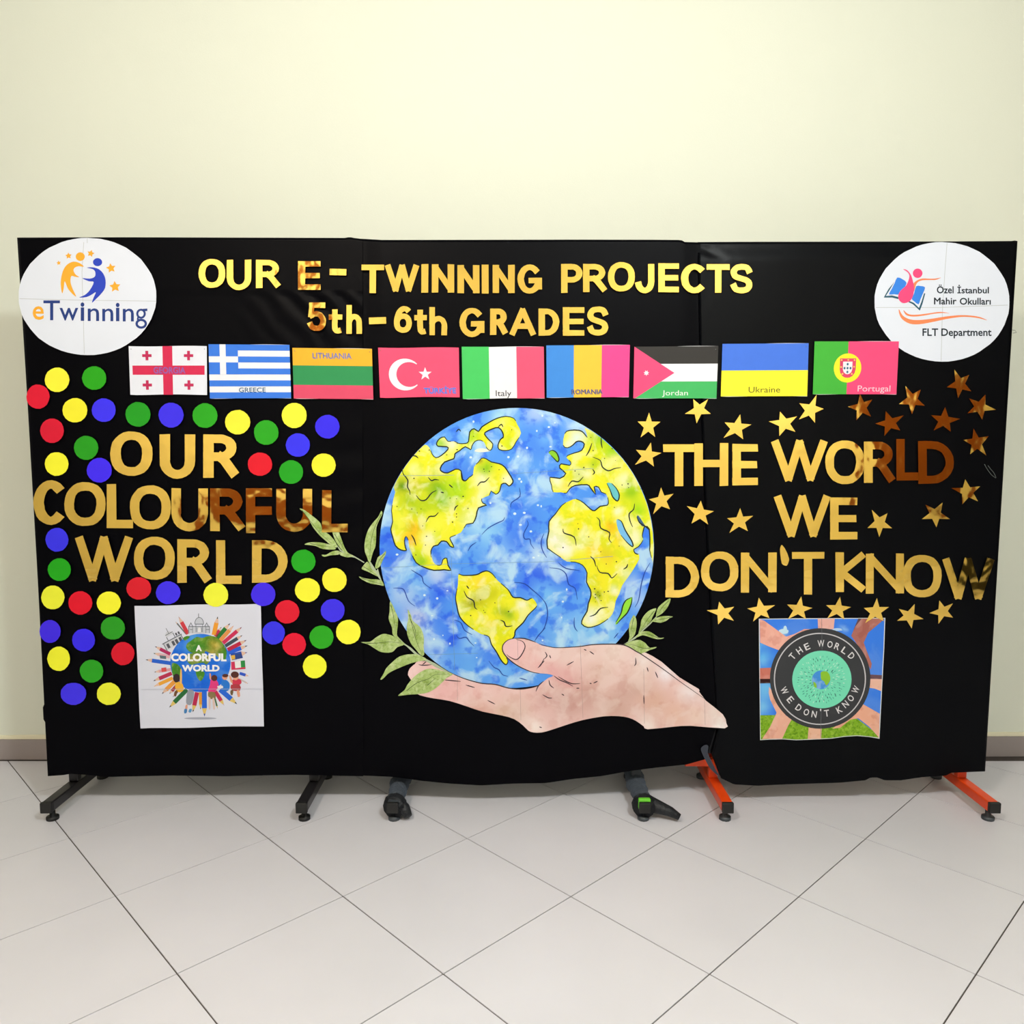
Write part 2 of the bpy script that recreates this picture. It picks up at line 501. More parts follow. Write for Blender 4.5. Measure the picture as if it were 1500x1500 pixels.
B2 = board('middle display board, hung with black cloth, on feet wrapped in grey cloth', 'display boards', -.57, .70, (-.44, .49), M_greym, 1)
B3 = board('rightmost display board, hung with black cloth, on bright orange steel feet', 'display boards', .73, 1.83, (.795, 1.777), M_orange)
# extra rags at the wrapped foot near the centre right
for o in B2.children:
    if o.name.startswith('foot') and o.location.x > 0:
        link = o
wl = B2.location + link.location
tube('plastic_wrap', [(.515, 2.83, .05), (.55, 2.81, .045), (.59, 2.795, .035), (.62, 2.785, .02)], .03, M_wrapd, link, 10, rf=lambda t: .03 - .018 * t)
box('green_tape', .468, .512, 2.782, 2.80, .05, .09, M_greenp, link, .004)
tg = tube('plastic_wrap', [(-.43, 2.83, .05), (-.40, 2.81, .04), (-.385, 2.79, .02)], .03, M_wrapd, [o for o in B2.children if o.name.startswith('foot') and o is not link][0], 10, rf=lambda t: .028 - .012 * t)

# cloths: outline in photo pixels on the board plane, wrinkled and turned back over the edges
def cloth(label, top, bottom, left, right, nx, ny, mat, disp, back, seam=None):
    """top/bottom: polylines of (px,py); left/right: x at v=0..1"""
    def along(pl, u):
        x = pl[0][0] + (pl[-1][0] - pl[0][0]) * u
        for a, b in zip(pl, pl[1:]):
            if a[0] <= x <= b[0] + 1e-6:
                t = (x - a[0]) / (b[0] - a[0] or 1); return (x, a[1] + (b[1] - a[1]) * t)
        return pl[-1]
    verts = []; faces = []
    for j in range(ny + 1):
        v = j / ny
        for i in range(nx + 1):
            u = i / nx
            a = along(top, u); b = along(bottom, u)
            x = a[0] + (b[0] - a[0]) * v; y = a[1] + (b[1] - a[1]) * v
            x += left(v) * (1 - u) + right(v) * u
            verts.append(P(x, y, disp(x, y, u, v)))
    W = nx + 1
    for j in range(ny):
        for i in range(nx):
            a = j * W + i; faces.append((a, a + W, a + W + 1, a + 1))
    o = link_mesh('black_cloth', verts, faces, mat, smooth=True)
    # turned back edges
    me = o.data; co = [v.co.copy() for v in me.vertices]
    vs = [tuple(c) for c in co]; fs = [tuple(p.vertices) for p in me.polygons]
    def skirt(idx, sides):
        prev = idx
        for dy in (.004, .012, .03):
            base = len(vs)
            for k in idx:
                c = co[k]; vs.append((c.x + sides[0] * (-.0015 if dy > .005 else 0), c.y + dy, c.z + sides[1] * (-.0015 if dy > .005 else 0)))
            for k in range(len(idx) - 1):
                fs.append((prev[k], prev[k + 1], base + k + 1, base + k))
            prev = list(range(base, base + len(idx)))
    if 'top' in back: skirt(list(range(W)), (0, 1))
    if 'left' in back: skirt([j * W for j in range(ny + 1)], (-1, 0))
    if 'right' in back: skirt([j * W + nx for j in range(ny + 1)], (1, 0))
    m2 = bpy.data.meshes.new('black_cloth'); m2.from_pydata(vs, [], fs); m2.materials.append(mat)
    for p in m2.polygons: p.use_smooth = True
    m2.update(); o.data = m2
    return tag(o, label, 'cloth', 'black cloths over the display boards')
NV = lambda x, y, s, z=0: noise.noise(Vector((x * s, y * s, z)))
def wr_left(x, y, u, v):
    d = -.005 + .0016 * NV(x, y, .012, 3)
    k = max(0, min(1, (x - 380) / 150)) * max(0, min(1, (y - 560) / 100))
    d += .0042 * k * math.sin((y + .25 * x + 14 * NV(x, y, .012, 1)) * .11) * (.4 + .6 * abs(NV(x, y, .02, 5)))
    if y > 430:
        k2 = max(0, 1 - (y - 430) / 110) * max(0, min(1, (x - 340) / 120))
        d += .0036 * k2 * math.sin((x - y * .9 + 12 * NV(x, y, .02, 2)) * .16)
        d += -.0012
    return d
def wr_mid(x, y, u, v):
    d = -.0042 + .0013 * NV(x, y, .008, 9)
    if x < 560: d -= .0065 * max(0, min(1, (560 - x) / 24))
    if x > 1000: d -= .004 * min(1, (x - 1000) / 20)
    k = max(0, (y - 1080) / 60)
    d += .004 * k * math.sin(x * .028) + .0015 * k * NV(x, y, .03, 2)
    return min(d, -.001 if y < 1070 else .02)
def wr_right(x, y, u, v):
    d = -.0028 + .001 * NV(x, y, .01, 12)
    k = max(0, min(1, (y - 356) / 27)); k = k * k * (3 - 2 * k)
    d += -.0085 * (1 - k) + .002 * (1 - k) * NV(x, y, .012, 4)
    k = max(0, 1 - abs((y - 372) - (x - 1045) * .45) / 9) * max(0, 1 - abs(x - 1040) / 30)
    d -= .004 * k
    k = max(0, (y - 1085) / 55)
    d += .006 * k * math.sin(x * .03 + 1.2)
    return min(d, -.0006 if y < 1085 else .03)
cloth('black satin cloth over the leftmost board, creased at its right edge',
      [(25, 348), (180, 347.5), (330, 348), (506, 348.5), (512, 347), (518, 348.5), (531, 350)],
      [(70, 1137), (92, 1135.5), (104, 1133.5), (125, 1135), (160, 1138), (250, 1136), (330, 1137), (430, 1135), (532, 1137)],
      lambda v: (1.8 * math.sin(v * math.pi) - (2.2 if .872 < v < .895 else 0)), lambda v: 0, 120, 180, M_cloth, wr_left, ('top', 'left'))
cloth('matt black cloth over the middle board, sagging along its bottom hem',
      [(522, 349.3), (560, 351.5), (700, 351.3), (850, 351), (960, 351.2), (997, 351.5), (1000, 352.5), (1003, 354.5), (1024, 355)],
      [(531, 1136), (575, 1138), (620, 1144), (660, 1148), (705, 1150.5), (750, 1148), (800, 1147), (840, 1141), (880, 1137), (925, 1129), (965, 1124), (1005, 1120), (1034, 1112)],
      lambda v: 0, lambda v: 18 * min(1, 14 * (1 - v), 6 * v), 120, 160, M_cloth, wr_mid, ('top',))
cloth('glossier black cloth over the rightmost board, folded back at its lower left corner',
      [(1022, 354.6), (1100, 354.2), (1250, 354), (1400, 353.6), (1484, 353), (1487, 352), (1490.5, 353)],
      [(1056, 1140), (1075, 1149), (1110, 1151), (1150, 1149), (1230, 1146.5), (1268, 1143), (1275, 1139), (1285, 1139), (1296, 1143), (1320, 1143), (1350, 1138.5), (1386, 1136), (1393, 1132), (1443, 1130)],
      lambda v: (-10 * max(0, math.sin(min(1, max(0, (v)) / .96) * math.pi)) * 0.6 - (12 * max(0, 1 - abs(v - .955) / .045))), lambda v: 0, 110, 180, M_clothR, wr_right, ('top', 'right', 'left'))
# the turned-back corner of the right cloth
rc = [o for o in C.objects if o.get('category') == 'cloth'][-1]
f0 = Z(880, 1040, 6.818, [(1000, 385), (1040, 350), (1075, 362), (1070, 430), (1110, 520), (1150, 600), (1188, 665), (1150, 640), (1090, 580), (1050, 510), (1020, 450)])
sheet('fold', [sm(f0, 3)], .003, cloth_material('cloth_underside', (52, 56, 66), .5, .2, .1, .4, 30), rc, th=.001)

# ---------------------------------------------------------------- gold letters
def arc(cx, cy, rx, ry, a0, a1, n=12):
    return [(cx + rx * math.cos(R(a0 + (a1 - a0) * i / n)), cy - ry * math.sin(R(a0 + (a1 - a0) * i / n))) for i in range(n + 1)]
STEM = [(0, 0), (0, 1)]
GL = {
 'O': ['ring', (.5, .5, .5, .5)],
 'U': [[(0, 0), (0, .62)] + arc(.5, .62, .5, .38, 180, 360) + [(1, 0)]],
 'R': [STEM, [(0, 0), (.45, 0)] + arc(.45, .26, .45, .26, 90, -90) + [(0, .52)], [(.42, .5), (.62, .62), (1, 1)]],
 'P': [STEM, [(0, 0), (.5, 0)] + arc(.5, .28, .5, .28, 90, -90) + [(0, .56)]],
 'D': [STEM, [(0, 0), (.35, 0)] + arc(.35, .5, .65, .5, 90, -90) + [(0, 1)]],
 'E': [STEM, [(0, 0), (1, 0)], [(0, .5), (.95, .5)], [(0, 1), (1, 1)]],
 'F': [STEM, [(0, 0), (1, 0)], [(0, .5), (1, .5)]],
 'L': [STEM, [(0, 1), (1, 1)]],
 'T': [[(.5, 0), (.5, 1)], [(0, 0), (1, 0)]],
 'H': [STEM, [(1, 0), (1, 1)], [(0, .47), (1, .47)]],
 'I': [[(.5, 0), (.5, 1)]],
 'N': [STEM, [(0, 0), (1, 1)], [(1, 0), (1, 1)]],
 'W': [[(0, 0), (.27, 1)], [(.27, 1), (.5, 0)], [(.5, 0), (.73, 1)], [(.73, 1), (1, 0)]],
 'K': [STEM, [(.08, .52), (1, 0)], [(.08, .5), (1, 1)]],
 'J': [[(1, 0), (1, .64)] + arc(.5, .64, .5, .36, 0, -170)],
 'C': [arc(.5, .5, .5, .5, 48, 312, 20)],
 'G': [arc(.5, .5, .5, .5, 42, 345, 20), [(.62, .56), (1, .56)], [(1, .56), (1, .82)]],
 'S': ['curve', [(1, .2), (.85, .04), (.5, 0), (.15, .06), (0, .24), (.14, .41), (.5, .5), (.88, .6), (1, .78), (.85, .95), (.5, 1), (.15, .95), (0, .78)]],
 'A': [[(0, 1), (.5, 0)], [(.5, 0), (1, 1)], [(.2, .68), (.8, .68)]],
 't': [[(.42, 0), (.42, .7), (.5, .92), (.7, 1), (1, .98)], [(0, .27), (1, .27)]],
 'h': [STEM, [(0, .6), (.2, .44), (.55, .38), (.85, .46), (1, .64), (1, 1)]],
 '5': [[(.14, 0), (.95, 0)], [(.14, 0), (.05, .46)], [(.05, .46), (.4, .37), (.75, .42), (.97, .6), (.95, .82), (.75, .97), (.45, 1), (.15, .94), (0, .8)]],
 '6': ['six'],
}
def th_at(dx, dy, tx, ty): return math.hypot(tx * dy, ty * dx)
def glyph(ch, x0, y0, x1, y1, tx, ty, seed):
    w, h = x1 - x0, y1 - y0
    X = lambda u: x0 + tx / 2 + u * (w - tx)
    Y = lambda v: y0 + ty / 2 + v * (h - ty)
    polys = []; holes = []
    def ring(cx, cy, rx, ry):
        RX, RY = rx * (w - tx), ry * (h - ty)
        polys.append([(X(cx) + (RX + tx / 2) * math.copysign(abs(math.cos(a)) ** .9, math.cos(a)), Y(cy) + (RY + ty / 2) * math.copysign(abs(math.sin(a)) ** .9, math.sin(a))) for a in [2 * math.pi * i / 26 for i in range(26)]])
        holes.append([(X(cx) + (RX - tx / 2) * math.copysign(abs(math.cos(a)) ** .85, math.cos(a)), Y(cy) + (RY - ty / 2) * math.copysign(abs(math.sin(a)) ** .85, math.sin(a))) for a in [2 * math.pi * i / 20 for i in range(20)]])
    def st(sk, cap=True):
        p = [(X(u), Y(v)) for u, v in sk]
        if cap:
            for e in (0, -1):
                a = p[e]; b = p[1] if e == 0 else p[-2]
                dx, dy = a[0] - b[0], a[1] - b[1]; l = math.hypot(dx, dy); dx /= l; dy /= l
                ext = math.hypot(tx * dx, ty * dy) / 2
                if abs(dy) > .1 and abs(dx) > .1: ext *= .55
                p[e] = (a[0] + dx * ext, a[1] + dy * ext)
        L = []; Q = []
        for i, q in enumerate(p):
            a = p[max(0, i - 1)]; b = p[min(len(p) - 1, i + 1)]
            dx, dy = b[0] - a[0], b[1] - a[1]; l = math.hypot(dx, dy); dx /= l; dy /= l
            t = th_at(dx, dy, tx, ty) / 2
            if len(sk) == 2 and abs(dy) > .1 and abs(dx) > .1: t *= .93
            L.append((q[0] - dy * t, q[1] + dx * t)); Q.append((q[0] + dy * t, q[1] - dx * t))
        polys.append(L + Q[::-1])
    if ch == '-': polys.append([(x0, y0), (x1, y0), (x1, y1), (x0, y1)])
    elif ch == "'":
        polys.append(sm([(x0 + .12 * w, y0), (x0 + .35 * w, y0 + .05 * h), (x0 + .8 * w, y0 + .4 * h), (x1, y0 + .72 * h), (x0 + .75 * w, y1), (x0 + .25 * w, y0 + .93 * h), (x0 + .1 * w, y0 + .7 * h), (x0, y0 + .2 * h)], 3))
    else:
        gdef = GL[ch]
        if gdef[0] == 'ring': ring(*gdef[1])
        elif gdef[0] == 'six':
            ring(.5, .67, .5, .33); st(sm([(.98, .12), (.75, 0), (.42, .02), (.14, .2), (.01, .5), (0, .7)], 3, False), False)
        elif gdef[0] == 'curve': st(sm(gdef[1], 3, False), True)
        else:
            for s in gdef: st(s if len(s) < 3 or len(s) > 9 else sm(s, 3, False) if ch in 'th5R' and len(s) > 3 else s)
    allp = [p for q in polys for p in q]
    ax, bx = min(p[0] for p in allp), max(p[0] for p in allp); ay, by = min(p[1] for p in allp), max(p[1] for p in allp)
    rnd = random.Random(seed)
    j = .35 if h > 50 else .22
    fx = lambda p: (x0 + (p[0] - ax) / (bx - ax) * w + rnd.uniform(-j, j), y0 + (p[1] - ay) / (by - ay) * h + rnd.uniform(-j, j))
    if ch in "-": j = 0
    return [[fx(p) for p in q] for q in polys], [[fx(p) for p in q] for q in holes]

ORD = ['first', 'second', 'third', 'fourth', 'fifth', 'sixth', 'seventh', 'eighth', 'ninth']
LETTER_OFF = {}
seedn = 0
def tilt(o, seed, amt):
    """each piece of card sits a degree or so out of true"""
    rnd = random.Random(seed * 13 + 5)
    o.rotation_euler = (R(rnd.uniform(-amt, amt)), 0, R(rnd.uniform(-amt, amt)))
def word(w, where, group, tx, ty, boxes, off=.003, rots=None, offs=None):
    global seedn
    n = 0
    for ch, bx in zip(w, boxes):
        seedn += 1; n += 1
        x0, x1, y0, y1 = bx
        ps, hs = glyph(ch, x0, y0, x1, y1, min(tx, (x1 - x0)), ty, seedn)
        rot = (rots or {}).get(n, 0)
        if rot:
            cx, cy = (x0 + x1) / 2, (y0 + y1) / 2; c, s = math.cos(R(rot)), math.sin(R(rot))
            rr = lambda p: (cx + (p[0] - cx) * c + (p[1] - cy) * s, cy - (p[0] - cx) * s + (p[1] - cy) * c)
            ps = [[rr(p) for p in q] for q in ps]; hs = [[rr(p) for p in q] for q in hs]
        o = sheet('gold_letter' if ch not in "-'" else ('gold_hyphen' if ch == '-' else 'gold_apostrophe'), ps, (offs or {}).get(n, off), M_gold, None, hs, th=.0006)
        kind = f'{"capital " if ch.isupper() else ""}letter {ch}' if ch.isalpha() else (f'number {ch}' if ch.isdigit() else 'mark')
        lab = f'gold mirror {kind}, {ORD[n-1]} character of {w} {where}'
        tag(o, lab, 'letter', group)
        tilt(o, seedn, .55)
t1 = "in the title's top line"; g1 = 'gold letters of the title'
word('OUR', t1, g1, 9.6, 8, [(291, 330, 379.4, 421.6), (332, 368.2, 380.4, 425), (375, 411.4, 380.6, 422.6)])
word('E', t1, g1, 10.5, 8, [(436.6, 469.6, 382.6, 424.6)])
def single(ch, lab, group, bx, rot=0, off=.003, tx=9, ty=8):
    global seedn
    seedn += 1
    ps, hs = glyph(ch, *[bx[i] for i in (0, 2, 1, 3)], tx, ty, seedn)
    cx, cy = (bx[0] + bx[1]) / 2, (bx[2] + bx[3]) / 2; c, s = math.cos(R(rot)), math.sin(R(rot))
    rr = lambda p: (cx + (p[0] - cx) * c + (p[1] - cy) * s, cy - (p[0] - cx) * s + (p[1] - cy) * c)
    o = sheet('gold_hyphen' if ch == '-' else 'gold_apostrophe', [[rr(p) for p in q] for q in ps], off, M_gold, th=.0006)
    tag(o, lab, 'letter', group); tilt(o, seedn, .55)
single('-', 'gold mirror card hyphen between E and TWINNING', g1, (482.8, 507.4, 393.8, 403.2), -1.5)
word('TWINNING', t1, g1, 9.6, 8, [(529.6, 562.6, 387.6, 429.4), (563.6, 614.4, 386.6, 428), (617.4, 627.4, 386.8, 428.8), (632.6, 665.4, 386.8, 428.8), (670, 702.4, 388, 429.8), (705.6, 715.8, 387.6, 430), (721.6, 754, 387.6, 429.6), (758, 794, 387.4, 430.2)])
word('PROJECTS', t1, g1, 9.4, 8.2, [(822, 853.4, 386.6, 429), (854, 889.6, 386.6, 428.6), (890.6, 930, 384, 426.8), (930, 958.6, 386.6, 429.4), (964.4, 994.6, 385.6, 428), (997.6, 1032.4, 386.6, 429.4), (1035, 1069, 387, 428.6), (1069.6, 1102.6, 386.8, 429.4)])
t2 = "in the title's second line"
word('5th', t2, g1, 8.3, 7.8, [(449.6, 477.4, 443.2, 484.8), (481.4, 501.4, 453, 488.6), (507, 530.4, 446.6, 489)])
single('-', 'gold mirror card hyphen between 5th and 6th', g1, (540.5, 565.6, 464.8, 474.6), 2)
word('6th', t2, g1, 8.3, 7.8, [(577.2, 603.4, 448.4, 487.4), (607, 625.4, 453.6, 490), (628.6, 655, 450, 491.2)])
word('GRADES', t2, g1, 9.4, 8.2, [(673, 709.6, 450.8, 493.8), (718, 744.4, 452, 490.8), (746, 785.4, 450.6, 492.6), (789, 819.4, 452, 491.6), (824.4, 856, 450, 491.8), (859.6, 891.4, 449, 491.4)])
t3 = 'on the left board'; g3 = 'gold letters on the left board'
word('OUR', t3, g3, 15.4, 12.6, [(161.6, 223.4, 632, 697), (233.6, 286.2, 636, 701.2), (297.6, 350.8, 636.5, 700.8)])
word('COLOURFUL', t3, g3, 13.8, 12.2, [(49, 94.4, 703.6, 769), (94.4, 155, 706.4, 770.4), (156.6, 195, 709, 773.6), (190, 250.6, 711, 775.4), (251.2, 304.4, 715.2, 778.4), (308, 359.5, 715.3, 778.6), (360.3, 398.3, 715.3, 781.2), (404.9, 457.2, 715.9, 779.1), (471.6, 509.2, 717.9, 779.5)],
     offs={2: .0034, 4: .0038, 9: .0052})
word('WORLD', t3, g3, 13.6, 12, [(109.6, 194.6, 784.4, 852.6), (196, 256, 786.4, 849.2), (260, 310.4, 790, 854.4), (316.5, 353.7, 791.3, 855.2), (369.3, 421.3, 791.3, 853.5)])
t4 = 'on the right board'; g4 = 'gold letters on the right board'
word('THE', t4, g4, 12.4, 11, [(971.3, 1017.5, 651.2, 712.2), (1017, 1066.7, 649.2, 711.7), (1072.8, 1110.3, 650.3, 710.8)], offs={2: .0037})
word('WORLD', t4, g4, 12.4, 11.5, [(1129.7, 1212.5, 643.3, 705.8), (1209, 1266.4, 645.3, 708.9), (1265.9, 1311.8, 646.8, 707.7), (1313, 1344.7, 643.3, 703.7), (1345, 1397.6, 646, 708.5)], offs={2: .0037, 3: .0044, 5: .0037})
word('WE', t4, g4, 12.4, 11, [(1133.3, 1217.3, 724.2, 787.5), (1216, 1255.8, 728.8, 790.3)], offs={2: .0037})
word('DON', t4, g4, 12.2, 10.6, [(975, 1024.2, 815.5, 875), (1026.7, 1081.7, 808, 866), (1085.3, 1137.8, 808.8, 868.3)])
single("'", "gold mirror card apostrophe of DON'T on the right board", g4, (1142.8, 1155.8, 798.3, 828.7))
word('T', "ending DON'T " + t4, g4, 12, 9.8, [(1160, 1207.5, 808.8, 870.8)])
word('KNOW', t4, g4, 12, 10.6, [(1223.9, 1268.8, 808, 868), (1268, 1324.3, 810.3, 870), (1321.9, 1379.4, 812.9, 874.9), (1379.9, 1456.9, 816.3, 878.7)], offs={2: .0037, 4: .0037})

# ---------------------------------------------------------------- gold stars
ZA = (920, 530, 5.357); ZB = (1180, 530, 5.172); Z7 = (1200, 630, 5.769); Z6 = (960, 630, 6); ZC = (1020, 850, 3.75)
STARS = [
 (ZA, [(165,397),(255,470),(213,590),(98,593),(75,468)], 'upright gold star at the far left of the star field, below the flag of Jordan'),
 (ZA, [(512,293),(628,293),(650,408),(538,483),(445,408)], 'gold star tucked under the lower right of the Jordan flag'),
 (ZA, [(880,412),(968,492),(903,608),(750,597),(757,475)], 'gold star above the H and E of THE'),
 (ZA, [(1193,390),(1325,428),(1313,550),(1187,583),(1105,468)], 'gold star just above the W of WORLD on the right board'),
 (ZA, [(180,632),(262,715),(203,822),(55,808),(62,690)], 'gold star immediately left of the T of THE'),
 (ZA, [(1480,258),(1535,369),(1467,480),(1340,453),(1345,325)], 'gold star whose tip touches the lower left of the Portugal flag'),
 (ZB, [(412,243),(507,285),(498,416),(385,443),(320,340)], 'gold star touching the bottom of the Portugal flag, browned on its left arm'),
 (ZB, [(607,373),(745,405),(718,520),(597,562),(527,468)], 'gold star above the R and L of WORLD on the right board'),
 (ZB, [(757,183),(873,210),(903,333),(806,398),(708,320)], 'gold star off the lower right corner of the Portugal flag'),
 (ZB, [(1128,58),(1240,98),(1256,224),(1155,277),(1070,192)], 'topmost gold star, below the school emblem'),
 (ZB, [(1363,247),(1443,363),(1338,438),(1227,390),(1240,277)], 'rightmost gold star, on the edge of the right board'),
 (ZB, [(1057,342),(1172,432),(1100,530),(970,520),(950,404)], 'copper toned gold star above the D of WORLD'),
 (ZB, [(1272,505),(1387,563),(1370,710),(1247,700),(1195,592)], 'copper toned gold star right of the D of WORLD'),
 (Z7, [(1235,415),(1362,475),(1343,603),(1208,627),(1115,490)], 'gold star below and right of WORLD, near the board edge'),
 (Z7, [(898,630),(1043,612),(1105,752),(990,822),(867,752)], 'gold star far to the right of WE, pointing down'),
 (Z7, [(443,672),(577,702),(617,830),(508,905),(408,827)], 'half dark gold star just right of the E of WE'),
 (Z6, [(400,620),(515,713),(463,830),(317,822),(275,667)], 'gold star below the gap between T and H of THE'),
 (Z6, [(745,685),(860,753),(813,888),(650,905),(630,775)], 'gold star between the globe and the W of WE, nearest WE'),
 ((940, 620, 5.357), [(152,503),(250,553),(222,675),(90,713),(57,597)], 'dull gold star beside the right rim of the paper globe'),
 (ZC, [(125,117),(208,145),(207,223),(120,243),(57,165)], "first gold star from the left in the row under DON'T KNOW"),
 (ZC, [(343,95),(433,137),(402,208),(312,227),(280,155)], "second gold star in the row under DON'T KNOW, over the poster corner"),
 (ZC, [(577,88),(637,152),(602,213),(503,213),(498,133)], "third gold star in the row under DON'T KNOW"),
 (ZC, [(790,90),(850,147),(812,215),(720,208),(713,137)], "fourth and middle gold star in the row under DON'T KNOW"),
 (ZC, [(992,97),(1058,147),(1030,225),(928,235),(920,152)], "fifth gold star under DON'T KNOW, lapping the poster's top right corner"),
 (ZC, [(1200,130),(1249,213),(1183,265),(1102,222),(1112,157)], "sixth gold star under DON'T KNOW, right of the poster and lower than its row"),
 (ZC, [(1335,110),(1410,127),(1410,205),(1330,240),(1280,180)], "last gold star at the right end of the row under DON'T KNOW"),
]
for k, (z, tips, lab) in enumerate(STARS):
    t = Z(*z, tips)
    cx = sum(p[0] for p in t) / 5; cy = sum(p[1] for p in t) / 5
    pl = []
    for i in range(5):
        a, b = t[i], t[(i + 1) % 5]
        pl.append(a); m = ((a[0] + b[0]) / 2 - cx, (a[1] + b[1]) / 2 - cy)
        pl.append((cx + m[0] * .5, cy + m[1] * .5))
    o = sheet('gold_star', [pl], .0022, M_gold, th=.0006)
    tag(o, lab, 'star', 'gold stars on the right board'); tilt(o, 300 + k, .9)

# ---------------------------------------------------------------- coloured paper dots
COL = {'yellow': (250, 248, 58), 'green': (36, 164, 24), 'blue': (62, 46, 250), 'red': (226, 20, 48)}
DOTS = [
 ('yellow', 83.6, 556.4, 18, 18, 'in the top left corner under the round logo'),
 ('green', 138, 553.8, 17.9, 17.5, 'directly under the round logo, left of the Georgia flag'),
 ('red', 55.6, 581, 17, 18, 'touching the left edge of the board, below the logo'),
 ('yellow', 109.8, 601, 18.3, 18, 'in the upper row, immediately left of a blue dot'),
 ('blue', 152, 600.8, 17.6, 17.5, 'below the left edge of the Georgia flag'),
 ('green', 202, 607, 18.4, 18.2, 'below the Georgia flag, above the O of OUR'),
 ('blue', 250.6, 608, 18.4, 18.4, 'above the U of OUR on the left board'),
 ('green', 300.4, 608.8, 18.4, 18.2, 'above the R of OUR on the left board'),
 ('red', 76.2, 631, 17.6, 18, 'second red dot down the left edge of the board'),
 ('green', 126.2, 656, 18, 17.8, 'left of the O of OUR, touching a blue dot'),
 ('yellow', 83, 679.6, 17.4, 17.5, 'above the C of COLOURFUL'),
 ('blue', 145.4, 688.8, 18.4, 18.2, 'at the lower left of the O of OUR'),
 ('yellow', 348, 618.4, 18.7, 18, 'just above and right of the R of OUR'),
 ('green', 390, 633.7, 18.2, 18.2, 'below the gap between the Greece and Lithuania flags'),
 ('yellow', 431, 608.5, 18.4, 18.6, 'below the left edge of the Lithuania flag'),
 ('blue', 479.5, 625, 17.8, 17.4, 'below the Lithuania flag, at the top right of the dots'),
 ('blue', 436.3, 652, 17.8, 17.4, 'in the middle of the cluster below the Lithuania flag'),
 ('red', 380.8, 680, 18, 17.2, 'right of the R of OUR on the left board'),
 ('green', 426.4, 691.6, 17.8, 17.4, 'above the U of COLOURFUL'),
 ('yellow', 474, 681.4, 17.8, 17.3, 'above the L that ends COLOURFUL'),
 ('blue', 83.4, 790.6, 16.8, 17.6, 'left of WORLD, below the C of COLOURFUL'),
 ('green', 87, 834.4, 17, 16.8, 'at the lower left of the W of WORLD'),
 ('yellow', 77.4, 875.2, 17, 17.6, 'at the left edge, below a green dot'),
 ('red', 117.6, 883.2, 17.5, 17.4, 'below the W of WORLD between two yellow dots'),
 ('yellow', 159.4, 883.2, 17.8, 16.9, 'left of the red dot that touches the O of WORLD'),
 ('red', 203.4, 861.8, 18.2, 16.6, 'tucked under the O of WORLD on the left board'),
 ('blue', 246.4, 868.2, 18, 16.8, 'below the O and R of WORLD, with a crease near its bottom'),
 ('blue', 73.4, 925, 15.4, 17, 'slightly oval, touching the left edge of the board'),
 ('blue', 122.4, 937.6, 17, 16.8, 'left of a green dot, lower left area'),
 ('green', 165.2, 920, 17.8, 17, 'above the red dot beside the pencil poster'),
 ('red', 180, 957.4, 17, 17, 'lowest red dot, just left of the pencil poster'),
 ('yellow', 86, 965, 16.8, 18, 'near the left edge above the lowest blue dot'),
 ('green', 134.2, 983, 17.3, 17, 'lowest green dot of the left column'),
 ('green', 444.4, 822.2, 17.8, 17.2, 'right of the D of WORLD'),
 ('yellow', 489.8, 849.6, 18, 17.8, 'upper right dot of the cluster right of WORLD'),
 ('yellow', 450.4, 864.2, 18.4, 17.8, 'below the green dot that is right of WORLD'),
 ('yellow', 316.2, 871.4, 18.2, 17.6, 'lapping the top edge of the pencil poster'),
 ('blue', 385.6, 870.6, 17.8, 17.4, 'lapping the top right corner of the pencil poster'),
 ('red', 420.6, 896.2, 18, 17.2, 'upper red dot right of the pencil poster'),
 ('blue', 487.4, 894.2, 17.6, 17, 'above the rightmost yellow dot'),
 ('blue', 400.8, 927.2, 16.6, 17, 'touching the right edge of the pencil poster'),
 ('red', 431, 944, 17.4, 16.8, 'lower red dot right of the pencil poster'),
 ('green', 471, 933.4, 17.6, 17.3, 'between a red dot and the rightmost yellow dot'),
 ('yellow', 510.4, 925.8, 18.2, 18, 'rightmost dot, beside the leaf tip of the globe cut-out'),
 ('yellow', 461, 976.2, 17.5, 17.6, 'lowest dot of the cluster right of the pencil poster'),
 ('blue', 107.6, 1016.3, 19, 16.4, 'lowest blue dot, wide and oval, at the bottom of the column'),
 ('yellow', 159.3, 1016.3, 17.6, 16.5, 'lowest yellow dot of the left column, slightly torn round'),
]
M_shade = {}
for k, (c, x, y, rx, ry, lab) in enumerate(DOTS):
    rnd = random.Random(k)
    n = 18
    pl = [(x + rx * (1 + rnd.uniform(-.018, .018)) * math.cos(2 * math.pi * i / n), y + ry * (1 + rnd.uniform(-.018, .018)) * math.sin(2 * math.pi * i / n)) for i in range(n)]
    over = k in (36, 37)
    rgb = tuple(max(0, min(255, v + rnd.choice((-6, 0, 4)))) for v in COL[c])
    o = sheet('paper_dot', [pl], .0026 if over else .0016, paper(rgb, .6, .08, 22, c + '_paper'), th=.0005)
    tag(o, f'{c} paper dot {lab}', 'dot', 'paper dots on the left board')

